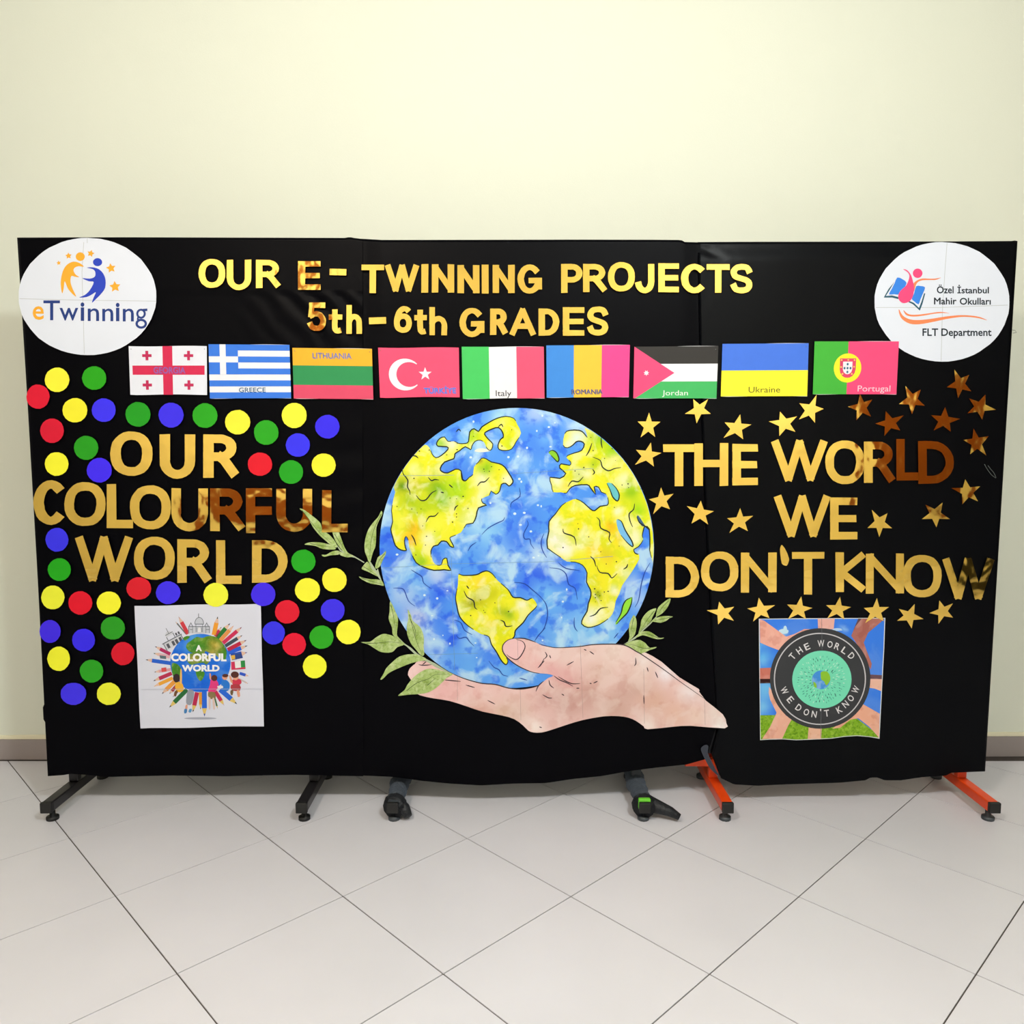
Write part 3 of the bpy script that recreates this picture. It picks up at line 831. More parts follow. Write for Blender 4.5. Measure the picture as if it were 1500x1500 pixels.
# ---------------------------------------------------------------- flags
BLUE_T = (96, 128, 196)
M_ink = paper((38, 40, 46), .7)
def flag(name, quad, label, base, bits, off=.0036):
    m = quadmap(quad)
    n = 14; pl = []
    rnd = random.Random(hash(label) % 1000 if False else len(label))
    for e in range(4):
        a, b = quad[e], quad[(e + 1) % 4]
        for i in range(n):
            t = i / n; pl.append((a[0] + (b[0] - a[0]) * t, a[1] + (b[1] - a[1]) * t + (0.5 * math.sin(t * math.pi * 2 + e) if e in (0, 2) else 0)))
    ctr = P(*m(.5, .5), off)
    t = thing('paper_flag', ctr, label, 'flag', 'paper flags in a row')
    sheet('paper', [pl], off, paper(base, .6), t, th=.0005)
    z = off + .0007
    for i, b in enumerate(bits):
        kind = b[0]
        if kind == 'rect':
            _, u0, v0, u1, v1, col, nm = b
            pts = [m(u0 + (u1 - u0) * i2 / 6, v0) for i2 in range(7)] + [m(u1 - (u1 - u0) * i2 / 6, v1) for i2 in range(7)]
            sheet(nm, [pts], z, paper(col, .6), t)
        elif kind == 'poly':
            _, ps, col, nm = b
            sheet(nm, [[m(*p) for p in ps]], z, paper(col, .6), t)
        elif kind == 'polys':
            _, pss, hs, col, nm = b
            sheet(nm, [[m(*p) for p in ps] for ps in pss], z, paper(col, .6), t, [[m(*p) for p in ps] for ps in hs])
        elif kind == 'text':
            _, s, u0, v0, u1, v1, col, bold = b
            if len(col) == 2:      # doubled, blurred looking print
                lettering(s, lambda a, c: m(u0 + (u1 - u0) * a + .006, v0 + (v1 - v0) * c + .018), z, paper(col[1], .6), t, bold)
                z += .0002
                lettering(s, lambda a, c: m(u0 + (u1 - u0) * a, v0 + (v1 - v0) * c), z, paper(col[0], .6), t, bold)
            else: lettering(s, lambda a, c: m(u0 + (u1 - u0) * a, v0 + (v1 - v0) * c), z, paper(col, .6), t, bold)
        z += .00012
    # drawing pins in the corners
    for (u, v) in ((.03, .06), (.97, .06)):
        p = P(*m(u, v), z + .0004)
        tube('pin', [p, p + PN * .001], .0016, M_wire, t, 8)
    return t
WHITE = (234, 238, 250)
def plus(u, v, r, w, asp=1.62):
    return [(u - w, v - r * asp), (u + w, v - r * asp), (u + w, v - w * asp), (u + r, v - w * asp), (u + r, v + w * asp), (u + w, v + w * asp), (u + w, v + r * asp), (u - w, v + r * asp), (u - w, v + w * asp), (u - r, v + w * asp), (u - r, v - w * asp), (u - w, v - w * asp)]
GR = (214, 42, 84)
flag('f', [(188.4, 507), (302.9, 507), (303.4, 578.2), (190.9, 578.2)], 'paper flag of Georgia, white with one large and four small red crosses', WHITE,
     [('rect', .04, .40, .97, .59, GR, 'bar'), ('rect', .432, 0, .557, 1, GR, 'bar')] + [('poly', plus(u, v, .06, .018), (196, 44, 92), 'small_cross') for u, v in ((.23, .195), (.765, .195), (.225, .8), (.765, .8))] +
     [('text', 'GEORGIA', .31, .43, .72, .56, ((140, 100, 180), (190, 60, 120)), .01)])
GB = (58, 124, 232)
st_ = []
for k in range(9):
    if k % 2 == 0:
        st_.append(('rect', 0.36 if k < 5 else 0, k / 9, 1, (k + 1) / 9, GB, 'stripe'))
st_ += [('rect', 0, 0, .36, 5 / 9, GB, 'canton'), ('rect', 0, 2 / 9, .36, 3 / 9, (240, 242, 250), 'cross_bar'), ('rect', .135, 0, .21, 5 / 9, (240, 242, 250), 'cross_bar'), ('text', 'GREECE', .36, .80, .69, .89, (56, 96, 130), .008)]
flag('f', [(305.4, 504.2), (424, 505.2), (426.5, 583.2), (307.4, 583.7)], 'paper flag of Greece, blue and white stripes with a white cross canton', (240, 242, 250), st_)
flag('f', [(428.3, 509.5), (544.8, 511), (546.9, 584.8), (430.3, 583.7)], 'paper flag of Lithuania, yellow, green and red bands', (240, 240, 240),
     [('rect', 0, 0, 1, .345, (246, 180, 44), 'stripe'), ('rect', 0, .345, 1, .73, (46, 146, 84), 'stripe'), ('rect', 0, .73, 1, 1, (222, 76, 108), 'stripe'), ('text', 'LITHUANIA', .25, .09, .74, .2, ((100, 118, 190), (180, 158, 130)), .004)])
TR = (250, 80, 118)
cres = arc(.325, .54, .205, .32, 42, 318, 26) + arc(.375, .54, .16, .25, 306, 54, 24)
def star5(cx, cy, r, asp, rot, k=.4, n=5):
    o = []
    for i in range(2 * n):
        a = R(rot + 180 / n * i); rr = r if i % 2 == 0 else r * k
        o.append((cx + rr * math.cos(a), cy - rr * asp * math.sin(a)))
    return o
flag('f', [(553.9, 509.2), (672, 509.2), (673.3, 581.5), (556.8, 582.5)], 'paper flag of Turkey, red with a white crescent and star', TR,
     [('poly', cres, (242, 240, 246), 'crescent'), ('poly', star5(.575, .53, .085, 1.62, 18, .4), (242, 240, 246), 'star'), ('text', 'TÜRKİYE', .55, .77, .955, .92, ((80, 126, 226), (150, 110, 190)), .015)])
flag('f', [(676.3, 507.9), (796.5, 507.9), (797.6, 583.3), (677.9, 584.4)], 'paper flag of Italy, green, white and red upright bands', (238, 238, 244),
     [('rect', 0, 0, .33, 1, (70, 200, 98), 'stripe'), ('rect', .665, 0, 1, 1, (250, 84, 120), 'stripe'), ('text', 'Italy', .405, .84, .595, .99, (50, 50, 56), .0)])
flag('f', [(800.3, 506), (922.7, 505.2), (921, 581.5), (800.8, 582.5)], 'paper flag of Romania, blue, yellow and red upright bands', (240, 240, 240),
     [('rect', 0, 0, .33, 1, (62, 140, 226), 'stripe'), ('rect', .33, 0, .665, 1, (250, 198, 62), 'stripe'), ('rect', .665, 0, 1, 1, (252, 72, 148), 'stripe'), ('text', 'ROMANIA', .30, .845, .68, .935, ((66, 106, 214), (190, 176, 130)), .004)])
flag('f', [(929.3, 507.8), (1052.3, 507), (1049.5, 583.5), (927.7, 583.5)], 'paper flag of Jordan, black, white and green with a red triangle', (244, 244, 250),
     [('rect', 0, 0, 1, .335, (52, 50, 48), 'stripe'), ('rect', 0, .675, 1, 1, (70, 186, 102), 'stripe'), ('poly', [(0, 0), (.485, .51), (0.02, 1), (0, 1)], (246, 78, 128), 'triangle'), ('poly', star5(.15, .51, .036, 1.62, 13, .5, 7), (246, 240, 246), 'star'), ('text', 'Jordan', .345, .845, .655, .975, (236, 246, 238), .0)])
flag('f', [(1058.3, 503.7), (1184.6, 502.8), (1182.4, 580.2), (1055.8, 580.7)], 'paper flag of Ukraine, blue above yellow', (240, 240, 240),
     [('rect', 0, 0, 1, .508, (72, 122, 232), 'stripe'), ('rect', 0, .508, 1, 1, (252, 242, 56), 'stripe'), ('text', 'Ukraine', .32, .82, .685, .93, (84, 84, 20), .0)])
cq = lambda pts: [((x - 118) / 1230, (y - 98) / 775) for x, y in pts]
shield = [(500, 348), (735, 348), (735, 500), (722, 560), (690, 605), (650, 628), (615, 632), (580, 628), (540, 605), (510, 560), (500, 500)]
shin = [(546, 395), (684, 395), (684, 510), (670, 550), (640, 575), (615, 580), (590, 575), (560, 550), (546, 510)]
flag('f', [(1193.3, 500.1), (1316.8, 500.1), (1313, 577.5), (1190.6, 577.5)], 'paper flag of Portugal, green and red with a yellow ringed shield', (240, 240, 240),
     [('rect', 0, 0, .403, 1, (70, 182, 60), 'stripe'), ('rect', .403, 0, 1, 1, (252, 76, 128), 'stripe'), ('poly', cq(ell(614, 488, 202, 214, 32)), (240, 240, 50), 'ring'), ('poly', cq(shield), (226, 70, 110), 'shield'), ('poly', cq(shin), (242, 240, 246), 'inner_shield'),
      ('polys', [cq(ell(a, b, 15, 19, 10)) for a, b in ((614, 432), (570, 490), (614, 490), (658, 490), (614, 546))], [], (50, 110, 140), 'shield_mark'),
      ('polys', [cq(ell(a, b, 13, 13, 8)) for a, b in ((523, 372), (620, 370), (712, 372), (520, 475), (708, 470), (543, 575), (680, 575))], [], (240, 210, 110), 'castle_mark'),
      ('text', 'Portugal', .535, .835, .925, .985, (246, 214, 228), .0)])

# ---------------------------------------------------------------- oval logo sheets
def oval(cx, cy, rx, ry, label, folds, off=.0008):
    t = thing('oval_logo', P(cx, cy, off), label, 'sign', None)
    sheet('paper', [ell(cx, cy, rx, ry, 64, jit=.004, seed=3)], off, paper((230, 236, 249), .6, .03, 6, 'white_paper'), t, th=.0005)
    for a in folds: sheet('fold_line', [wstroke(a, .8)], off + .0006, paper((196, 202, 206), .7), t)
    return t
ZE = (20, 340, 6.818)
e0 = .0008
ov = oval(*Z(*ZE, [(738, 643)])[0], 688 / 6.818, 585 / 6.818, 'white oval sheet with two leaping figures and stars at the top left of the boards',
          [Z(*ZE, [(58, 665), (700, 680), (1425, 690)]), Z(*ZE, [(700, 100), (682, 400), (695, 800), (705, 1215)]), Z(*ZE, [(735, 62), (735, 110)])])
OR, NB = paper((250, 178, 52), .6), paper((44, 70, 196), .6)
NV2 = paper((36, 62, 132), .6)
z = e0 + .0008
sheet('orange_figure', [sm(Z(*ZE, [(700, 345), (660, 310), (600, 295), (540, 320), (500, 370), (478, 440), (470, 520), (484, 612), (500, 560), (510, 490), (540, 560), (580, 610), (625, 645), (590, 570), (568, 500), (575, 440), (610, 445), (655, 450), (620, 425), (598, 385), (610, 355), (650, 340)]), 3)], z, OR, ov)
sheet('orange_head', [Z(*ZE, ell(665, 245, 45, 43, 24))], z, OR, ov)
sheet('blue_figure', [sm(Z(*ZE, [(730, 355), (790, 352), (850, 370), (895, 415), (918, 480), (912, 560), (870, 620), (820, 670), (782, 705), (800, 650), (820, 600), (770, 630), (720, 650), (655, 652), (710, 628), (760, 580), (800, 500), (750, 490), (685, 460), (760, 465), (810, 445), (815, 400), (790, 370)]), 3)], z, NB, ov)
sheet('blue_head', [Z(*ZE, ell(838, 300, 46, 40, 24))], z, NB, ov)
for (x, y, r, ro) in ((450, 308, 24, 100), (548, 237, 34, 95), (770, 213, 38, 75), (972, 360, 50, 100), (1012, 545, 58, 95)):
    sheet('printed_star', [Z(*ZE, star5(x, y, r, 1, ro, .5))], z, OR, ov)
lettering('e', rectmap(*Z(*ZE, [(190, 740)])[0], *Z(*ZE, [(302, 876)])[0]), z, OR, ov, .012, 'letter_print', 'orange lower case letter e')
for ch, x0, y0, x1, y1, b in (('T', 297, 682, 462, 880, .006), ('w', 458, 757, 645, 884, .006), ('i', 668, 702, 706, 886, .03), ('n', 740, 762, 853, 888, .006), ('n', 885, 764, 995, 890, .006), ('i', 1020, 706, 1058, 890, .03), ('n', 1090, 764, 1200, 892, .006)):
    lettering(ch, rectmap(*Z(*ZE, [(x0, y0)])[0], *Z(*ZE, [(x1, y1)])[0]), z, NV2, ov, b, 'letter_print')
sheet('letter_print', [Z(*ZE, ell(1272, 815, 48, 50, 20)), Z(*ZE, ell(1274, 915, 58, 50, 20)), Z(*ZE, wstroke([(1290, 778), (1335, 776)], 24)), Z(*ZE, wstroke([(1245, 850), (1238, 868), (1262, 885)], 20))], z, NV2, ov,
      [Z(*ZE, ell(1272, 815, 27, 30, 16)), Z(*ZE, ell(1274, 915, 34, 27, 16))])

ZR = (1270, 350, 6.522)
ov2 = oval(*Z(*ZR, [(717, 601)])[0], 645 / 6.522, 571 / 6.522, 'white oval sheet with a pink figure on an open book, top right corner',
           [Z(*ZR, [(85, 655), (700, 655), (1345, 632)]), Z(*ZR, [(765, 40), (745, 300), (720, 700), (708, 1165)])])
PK, BK, TL, OG = paper((248, 76, 130), .6), paper((58, 136, 236), .6), paper((40, 90, 110), .6), paper((246, 142, 92), .6)
def zr(l): return Z(*ZR, l)
z = .0016
for l in ([(262, 410), (205, 480), (160, 560), (240, 560), (300, 575), (300, 555), (240, 540), (180, 545), (215, 490)], [(390, 600), (440, 625), (505, 685), (530, 620), (557, 520), (545, 520), (520, 600), (497, 660), (450, 612), (400, 590)]):
    sheet('book_page_edge', [zr(l)], z, TL, ov2)
for l in ([(290, 368), (340, 385), (378, 420), (350, 480), (310, 530), (260, 528), (210, 530), (235, 480), (265, 420)], [(470, 452), (510, 450), (555, 462), (535, 520), (510, 580), (492, 625), (450, 595), (428, 570), (450, 520)]):
    sheet('book_page', [sm(zr(l), 2)], z + .0001, BK, ov2)
sheet('pink_figure', [sm(zr([(345, 288), (385, 300), (420, 345), (438, 400), (450, 460), (445, 520), (425, 575), (390, 605), (340, 612), (305, 580), (300, 535), (325, 490), (370, 450), (395, 400), (405, 350), (385, 315)]), 3)], z + .0003, PK, ov2)
sheet('pink_head', [zr(ell(484, 328, 46, 45, 24))], z + .0003, PK, ov2)
sheet('orange_arm', [sm(zr([(445, 425), (480, 395), (530, 378), (600, 380), (660, 378), (708, 368), (660, 390), (600, 392), (530, 395), (490, 410), (468, 440), (450, 500), (448, 460)]), 3)], z + .0002, OG, ov2)
sheet('orange_wave', [sm(zr([(305, 670), (340, 730), (400, 765), (480, 775), (600, 765), (760, 740), (900, 728), (1020, 735), (1090, 750), (1150, 778), (1080, 760), (1000, 748), (900, 745), (760, 765), (620, 795), (500, 815), (410, 810), (340, 770), (310, 720)]), 3),
                      sm(zr([(350, 680), (390, 715), (450, 725), (560, 715), (680, 698), (740, 700), (790, 712), (730, 707), (640, 715), (540, 733), (440, 742), (380, 730), (355, 700)]), 3)], z, OG, ov2)
M_dk = paper((34, 46, 56), .7)
for s, x0, y0, x1, y1 in (('Özel', 667, 436, 828, 521), ('İstanbul', 863, 438, 1165, 521), ('Mahir', 640, 560, 856, 627), ('Okulları', 886, 562, 1183, 629), ('FLT', 530, 855, 680, 927), ('Department', 710, 852, 1190, 945)):
    if s == 'Department': x0, y0, x1, y1 = 710, 855, 1190, 950
    lettering(s, rectmap(*zr([(x0, y0)])[0], *zr([(x1, y1)])[0]), z, M_dk, ov2, .02)

# ---------------------------------------------------------------- the paper globe held by a hand
GX, GY, GRX, GRY = 757, 801.5, 201, 204
gc = P(GX, GY, .001)
G = thing('globe_cutout', gc, 'large watercolour paper cut-out of the earth resting in an open hand', 'picture')
M_sea = painted('watercolour_sea', .85, .75, 11, (190, 228, 250), (.28, .45, .95))
M_land = painted('watercolour_land', .45, .35, 16, (250, 248, 200), (.62, .84, .15))
M_skin = painted('watercolour_skin', .35, .4, 12, (244, 226, 222), (.86, .72, .68))
M_leaf = painted('watercolour_leaf', .35, .5, 60, (226, 238, 190), (.55, .62, .4))
def blobs(base, lst):
    base = lin(base); L = [(x, y, r, lin(c), s) for x, y, r, c, s in lst]
    def f(x, y):
        c = list(base[:3])
        wx = x + 5 * noise.noise(Vector((x * .06, y * .06, 0))); wy = y + 5 * noise.noise(Vector((x * .06, y * .06, 5)))
        for bx, by, r, col, s in L:
            d = math.hypot(wx - bx, wy - by) / r
            if d < 1.6:
                k = s * math.exp(-d * d * 1.6)
                for i in range(3): c[i] += (col[i] - c[i]) * k
        return (c[0] * INK, c[1] * INK, c[2] * INK, 1)
    return f
DB, LB, CY, PW = (52, 104, 244), (120, 190, 250), (150, 214, 252), (206, 224, 246)
sea = blobs((86, 156, 248), [
 (735, 612, 22, (176, 226, 240), .9), (785, 603, 20, PW, .6), (690, 645, 26, CY, .7), (850, 625, 20, (190, 220, 250), .8), (640, 655, 20, CY, .7), (668, 700, 30, (60, 110, 235), .8), (790, 650, 30, (70, 130, 244), .8),
 (780, 700, 40, (96, 164, 250), .8), (800, 640, 18, LB, .6), (720, 780, 30, CY, .8), (695, 772, 22, (170, 222, 250), .7), (755, 790, 26, (70, 130, 248), .9), (770, 760, 26, DB, .5), (740, 822, 26, (150, 200, 250), .8),
 (780, 850, 30, DB, .9), (800, 870, 30, LB, .9), (815, 835, 26, DB, .95), (835, 850, 20, DB, .8), (790, 812, 20, (200, 230, 250), .9), (860, 880, 20, (100, 170, 250), .6), (870, 910, 26, CY, .8), (840, 935, 40, (150, 210, 250), .8), (890, 930, 30, CY, .6),
 (575, 790, 20, DB, .9), (572, 822, 22, DB, .9), (590, 820, 14, DB, .7), (600, 850, 30, LB, .8), (590, 870, 26, (176, 208, 246), .9), (610, 905, 24, (200, 210, 240), .9), (640, 840, 20, (196, 214, 244), .8), (640, 875, 18, DB, .8), (660, 860, 16, DB, .9), (645, 905, 18, (70, 130, 246), .9), (650, 925, 20, (74, 136, 248), .9),
 (665, 935, 16, DB, .8), (700, 925, 22, (74, 136, 248), .8), (690, 945, 18, (150, 205, 252), .8), (720, 965, 24, DB, .7), (735, 985, 24, LB, .7), (640, 970, 26, (140, 190, 250), .6), (690, 980, 30, (110, 180, 250), .6), (620, 940, 20, (190, 210, 244), .7),
 (940, 880, 18, (170, 205, 250), .8), (925, 860, 18, (190, 215, 250), .8), (945, 840, 16, DB, .6), (915, 945, 20, (150, 205, 250), .7), (935, 800, 14, DB, .7), (860, 725, 22, (80, 150, 246), .9), (570, 730, 16, (110, 160, 246), .7)])
def gclip(pl, k=.998):
    """keep printed areas inside the cut circle"""
    out = []
    for x, y in pl:
        d = math.hypot((x - GX) / GRX, (y - GY) / GRY)
        if d > k: x = GX + (x - GX) / d * k; y = GY + (y - GY) / d * k
        out.append((x, y))
    return out
b_ = .001
def rim(a):
    k = max(0, 1 - abs(a - 248) / 42)
    return 1 + .022 * k * k * (3 - 2 * k)
sheet('ocean', [[(GX + GRX * rim(a) * math.cos(R(a)), GY - GRY * rim(a) * math.sin(R(a))) for a in [i * 3.6 for i in range(100)]]], b_, M_sea, G, th=.0006, paint=sea, step=4)
Z1 = (520, 580, 6.25); Z2 = (740, 580, 6.25); Z3 = (520, 800, 5.357); Z4 = (790, 800, 5.357)
YE, LG, DG, OGc, CR = (238, 236, 40), (172, 220, 30), (120, 176, 20), (240, 186, 30), (246, 246, 214)
NA = Z(*Z1, [(600, 478), (640, 445), (680, 470), (705, 530), (740, 565), (790, 545), (850, 490), (840, 465), (760, 460), (748, 430), (775, 390), (820, 375), (850, 415), (910, 415), (950, 435), (1010, 435), (1040, 415), (1050, 330), (1090, 300), (1130, 325), (1160, 285), (1230, 240), (1300, 205), (1380, 187), (1455, 205), (1485, 260), (1520, 340), (1475, 420), (1435, 485), (1380, 500), (1320, 490), (1310, 450), (1330, 400), (1358, 375), (1350, 330), (1315, 290), (1260, 300), (1190, 335), (1195, 365), (1230, 405), (1262, 440), (1250, 490), (1225, 495), (1200, 465), (1185, 430), (1150, 405), (1100, 415), (1070, 460), (1060, 492), (1010, 465), (960, 500), (915, 530), (905, 575), (820, 605), (780, 665), (800, 695), (850, 705), (920, 670), (970, 685), (985, 760), (1015, 775), (1045, 745), (1080, 720), (1090, 650), (1130, 605), (1160, 570), (1200, 575), (1250, 605), (1320, 620), (1370, 650), (1410, 710), (1445, 770), (1440, 800), (1410, 825), (1380, 800), (1340, 810), (1325, 870), (1290, 900), (1245, 870), (1230, 910), (1160, 940), (1170, 980), (1205, 1000), (1130, 1025), (1110, 1100), (1080, 1165), (1020, 1175), (970, 1250), (880, 1290), (870, 1310), (890, 1350), (905, 1385), (870, 1375), (840, 1335), (790, 1330), (760, 1365), (720, 1375), (695, 1420), (700, 1480)]) \
   + Z(*Z3, [(600, 60), (612, 120), (645, 150), (678, 145), (690, 105), (720, 95), (730, 150), (752, 190), (700, 185), (620, 190), (540, 165), (480, 130), (445, 60), (432, 10)]) \
   + Z(*Z1, [(530, 1470), (500, 1400), (488, 1320), (465, 1285), (453, 1330), (462, 1390), (470, 1415), (420, 1410), (370, 1370), (345, 1290), (328, 1220), (345, 1150), (335, 1050), (350, 950), (368, 880), (355, 840), (380, 770), (430, 680), (500, 590), (560, 510)])
NAp = sm(NA, 2)
def lp(lst): return blobs(YE, lst)
land1 = lp([(615, 625, 16, CR, .8), (607, 690, 12, (250, 248, 160), .9), (590, 712, 16, (100, 150, 20), 1), (610, 712, 13, (214, 206, 40), .9), (640, 715, 22, DG, .95), (650, 732, 18, (110, 190, 10), .95), (600, 735, 18, (170, 200, 30), .9), (670, 715, 24, LG, .9), (620, 745, 26, (190, 214, 30), .9), (605, 775, 14, (240, 190, 30), 1), (600, 790, 12, OGc, 1), (585, 765, 16, (236, 240, 80), .8), (640, 770, 22, (244, 244, 70), .9), (628, 788, 12, CR, .7), (690, 760, 16, (250, 250, 190), .95), (705, 730, 12, (250, 246, 160), .9), (705, 700, 14, CR, .7), (745, 700, 10, CR, .9), (712, 684, 14, (140, 200, 20), .95), (700, 672, 6, (140, 110, 30), .9), (660, 650, 14, CR, .95), (690, 640, 16, LG, .8), (645, 648, 12, (150, 210, 80), .9), (695, 625, 12, (150, 200, 20), .9), (735, 615, 14, (240, 244, 120), .7), (610, 812, 12, (200, 220, 30), .9), (615, 822, 10, (140, 200, 30), .9), (650, 795, 5, (220, 150, 40), .9), (720, 725, 16, (220, 232, 40), .6), (745, 650, 14, LG, .5)])
sheet('continent', [gclip(NAp)], b_ + .0008, M_land, G, paint=land1, step=4)
SAp = sm(Z(*Z3, [(812, 222), (850, 230), (950, 225), (1000, 202), (1040, 195), (1080, 220), (1120, 270), (1200, 340), (1240, 400), (1300, 405), (1350, 425), (1390, 408), (1425, 450), (1420, 480), (1360, 540), (1320, 600), (1260, 660), (1250, 710), (1200, 760), (1165, 800), (1180, 860), (1200, 900), (1185, 930), (1150, 900), (1110, 830), (1070, 770), (1050, 710), (990, 690), (930, 655), (870, 610), (820, 550), (800, 470), (790, 400), (808, 300)]), 3)
land2 = lp([(700, 850, 20, (250, 222, 50), .9), (690, 885, 12, (150, 160, 30), .95), (705, 878, 14, (190, 190, 20), .9), (745, 900, 12, (150, 190, 30), .95), (735, 895, 10, (170, 190, 30), .8), (765, 885, 8, CR, .9), (675, 890, 8, CR, .5), (720, 915, 16, (240, 226, 30), .8), (700, 908, 14, (250, 240, 60), .6), (720, 870, 16, (200, 204, 20), .8), (740, 940, 14, (246, 236, 30), .8)])
sheet('continent', [SAp], b_ + .0008, M_land, G, paint=land2, step=3.5)
EA = Z(*Z2, [(545, 345), (590, 315), (680, 315), (720, 340), (752, 380), (740, 330), (735, 290), (870, 370), (1000, 470), (1110, 610), (1200, 760), (1280, 900), (1330, 1050), (1355, 1250), (1360, 1440)]) \
   + Z(*Z4, [(900, 60), (896, 140), (880, 90), (866, 30)]) + Z(*Z2, [(1325, 1380), (1320, 1220), (1280, 1195), (1265, 1230), (1255, 1280), (1262, 1320), (1220, 1380), (1178, 1405), (1190, 1440), (1220, 1450)]) \
   + Z(*Z4, [(778, 62), (785, 100), (740, 180), (700, 240), (650, 310), (630, 370), (600, 430), (592, 480), (575, 530), (540, 570), (480, 610), (430, 630), (380, 638), (332, 610), (345, 560), (375, 510), (385, 450), (405, 390), (400, 340), (370, 280), (375, 210), (340, 150), (280, 125), (215, 120), (170, 90), (110, 50), (70, 20)]) \
   + Z(*Z2, [(388, 1390), (383, 1320), (400, 1240), (402, 1150), (460, 1080), (520, 1000), (590, 960), (650, 943), (720, 980), (780, 1035), (820, 1050), (870, 1010), (935, 1000), (945, 960), (925, 900), (880, 880), (855, 835), (815, 832), (828, 900), (780, 840), (750, 812), (640, 820), (590, 850), (560, 890), (510, 882), (440, 880), (425, 820), (410, 745), (500, 755), (555, 710), (500, 660), (512, 622), (590, 635), (600, 605), (565, 570), (572, 545), (640, 520), (700, 498), (725, 440), (690, 415), (650, 420), (620, 450), (570, 475), (530, 450)])
land3 = lp([(845, 640, 16, (222, 236, 226), 1), (835, 650, 10, (226, 238, 214), .9), (880, 640, 20, (150, 204, 30), .95), (900, 660, 20, (160, 214, 20), .95), (870, 680, 10, (160, 200, 30), .8), (900, 676, 12, (250, 240, 160), .8), (850, 695, 16, (180, 206, 40), .9), (815, 705, 12, CR, .9), (830, 712, 10, (230, 214, 60), .6), (915, 700, 12, CR, .7), (925, 720, 18, (140, 200, 20), .9), (935, 745, 16, (160, 220, 20), .9), (945, 790, 16, (200, 226, 30), .8), (860, 695, 10, (250, 244, 190), .8), (905, 750, 8, CR, .9), (810, 790, 22, (248, 244, 226), 1), (825, 802, 16, (250, 246, 236), 1), (815, 770, 12, CR, .8), (845, 765, 20, (240, 232, 30), .8), (895, 772, 12, OGc, .9), (905, 790, 12, (240, 214, 40), .9), (850, 800, 10, CR, .8), (855, 785, 8, CR, .6), (930, 785, 14, CR, .8), (870, 805, 16, (244, 214, 40), .9), (890, 815, 16, (240, 214, 50), .9), (875, 850, 20, (240, 228, 40), .8), (875, 872, 9, (150, 170, 20), 1), (865, 905, 16, (244, 246, 230), 1), (880, 895, 10, (250, 250, 200), .9), (915, 840, 12, CR, .7), (900, 865, 8, CR, .8), (925, 655, 10, LG, .9)])
sheet('continent', [gclip(sm(EA, 2), .997)], b_ + .0008, M_land, G, paint=land3, step=4)
M_lake = paper((104, 196, 206), .7); M_lakeb = paper((120, 190, 240), .7)
sheet('inland_sea', [sm(Z(*Z2, [(930, 800), (975, 800), (1020, 850), (1045, 910), (1028, 962), (985, 925), (962, 860)]), 3)], b_ + .001, M_lake, G)
sheet('inland_sea', [sm(Z(*Z2, [(1020, 1135), (1060, 1145), (1100, 1230), (1160, 1330), (1168, 1380), (1120, 1345), (1060, 1275), (1030, 1210)]), 3)], b_ + .001, M_lakeb, G)
sheet('inland_sea', [sm(Z(*Z2, [(1205, 1105), (1222, 1098), (1270, 1170), (1285, 1195), (1250, 1190), (1220, 1140)]), 3)], b_ + .001, paper((60, 100, 140), .7), G)
sheet('island', [sm(Z(*Z2, [(398, 515), (430, 498), (470, 520), (492, 575), (485, 603), (450, 575), (420, 545)]), 3)], b_ + .001, paper((140, 206, 40), .7), G)
sheet('island', [sm(Z(*Z4, [(728, 400), (722, 450), (692, 520), (645, 570), (612, 612), (598, 605), (640, 530), (655, 470), (680, 425)]), 3)], b_ + .001, paper((150, 226, 60), .7), G)
sheet('island', [sm(Z(*Z1, [(1095, 505), (1140, 480), (1230, 490), (1235, 505), (1160, 515)]), 3)], b_ + .001, paper((240, 240, 220), .7), G)
# ink drawing
def inks(z, lists, w, parent, off, mat, name='ink_line', closed=False):
    for l in lists:
        p = sm(Z(*z, l), 3, False)
        n = len(p)
        sheet(name, [wstroke(p, w, wf=lambda t: w * (.45 + .75 * math.sin(math.pi * min(1, max(0, t)))))], off, mat, parent)
io = b_ + .0012
M_inkg = paper((34, 44, 36), .7); M_inkb = paper((30, 70, 170), .7)
seg = lambda l, a, b: l[a:b]
def outline(pl, parts, w=1.8, mat=M_inkg):
    """broken ink outline along stretches of a coast"""
    n = len(pl)
    for a, b in parts:
        i0, i1 = int(a * n), int(b * n)
        pts = pl[i0:i1]
        pts = [p for p in pts if math.hypot((p[0] - GX) / GRX, (p[1] - GY) / GRY) < .992]
        if len(pts) > 3: sheet('ink_line', [wstroke(pts, w, wf=lambda t: w * (.55 + .5 * math.sin(math.pi * t)))], io, mat, G)
outline(NAp, [(.02, .1), (.1, .19), (.2, .33), (.335, .47), (.48, .6), (.605, .655), (.66, .75), (.76, .86), (.865, .95)])
outline(SAp, [(0, .18), (.19, .34), (.38, .56), (.6, .8), (.83, .98)])
EAp = sm(EA, 2)
outline(EAp, [(0, .045), (.15, .24), (.24, .37), (.38, .52), (.53, .62), (.63, .7), (.7, .8), (.81, .9), (.905, .995)])
for l in ((Z2, [(930, 800), (960, 860), (985, 925), (1028, 962), (1045, 910), (1020, 850), (975, 800)]), (Z2, [(1030, 1130), (1065, 1150), (1100, 1230), (1160, 1330), (1168, 1380), (1120, 1345), (1060, 1275)]), (Z2, [(1205, 1105), (1230, 1160), (1285, 1195), (1320, 1230)]), (Z4, [(728, 400), (722, 450), (692, 520), (645, 570), (605, 612)]), (Z4, [(720, 405), (680, 425), (655, 470), (640, 530), (600, 600)]), (Z2, [(398, 515), (430, 498), (470, 520), (492, 575), (480, 603), (450, 575), (420, 545)])):
    inks(l[0], [l[1]], 1.65, G, io, M_inkg)
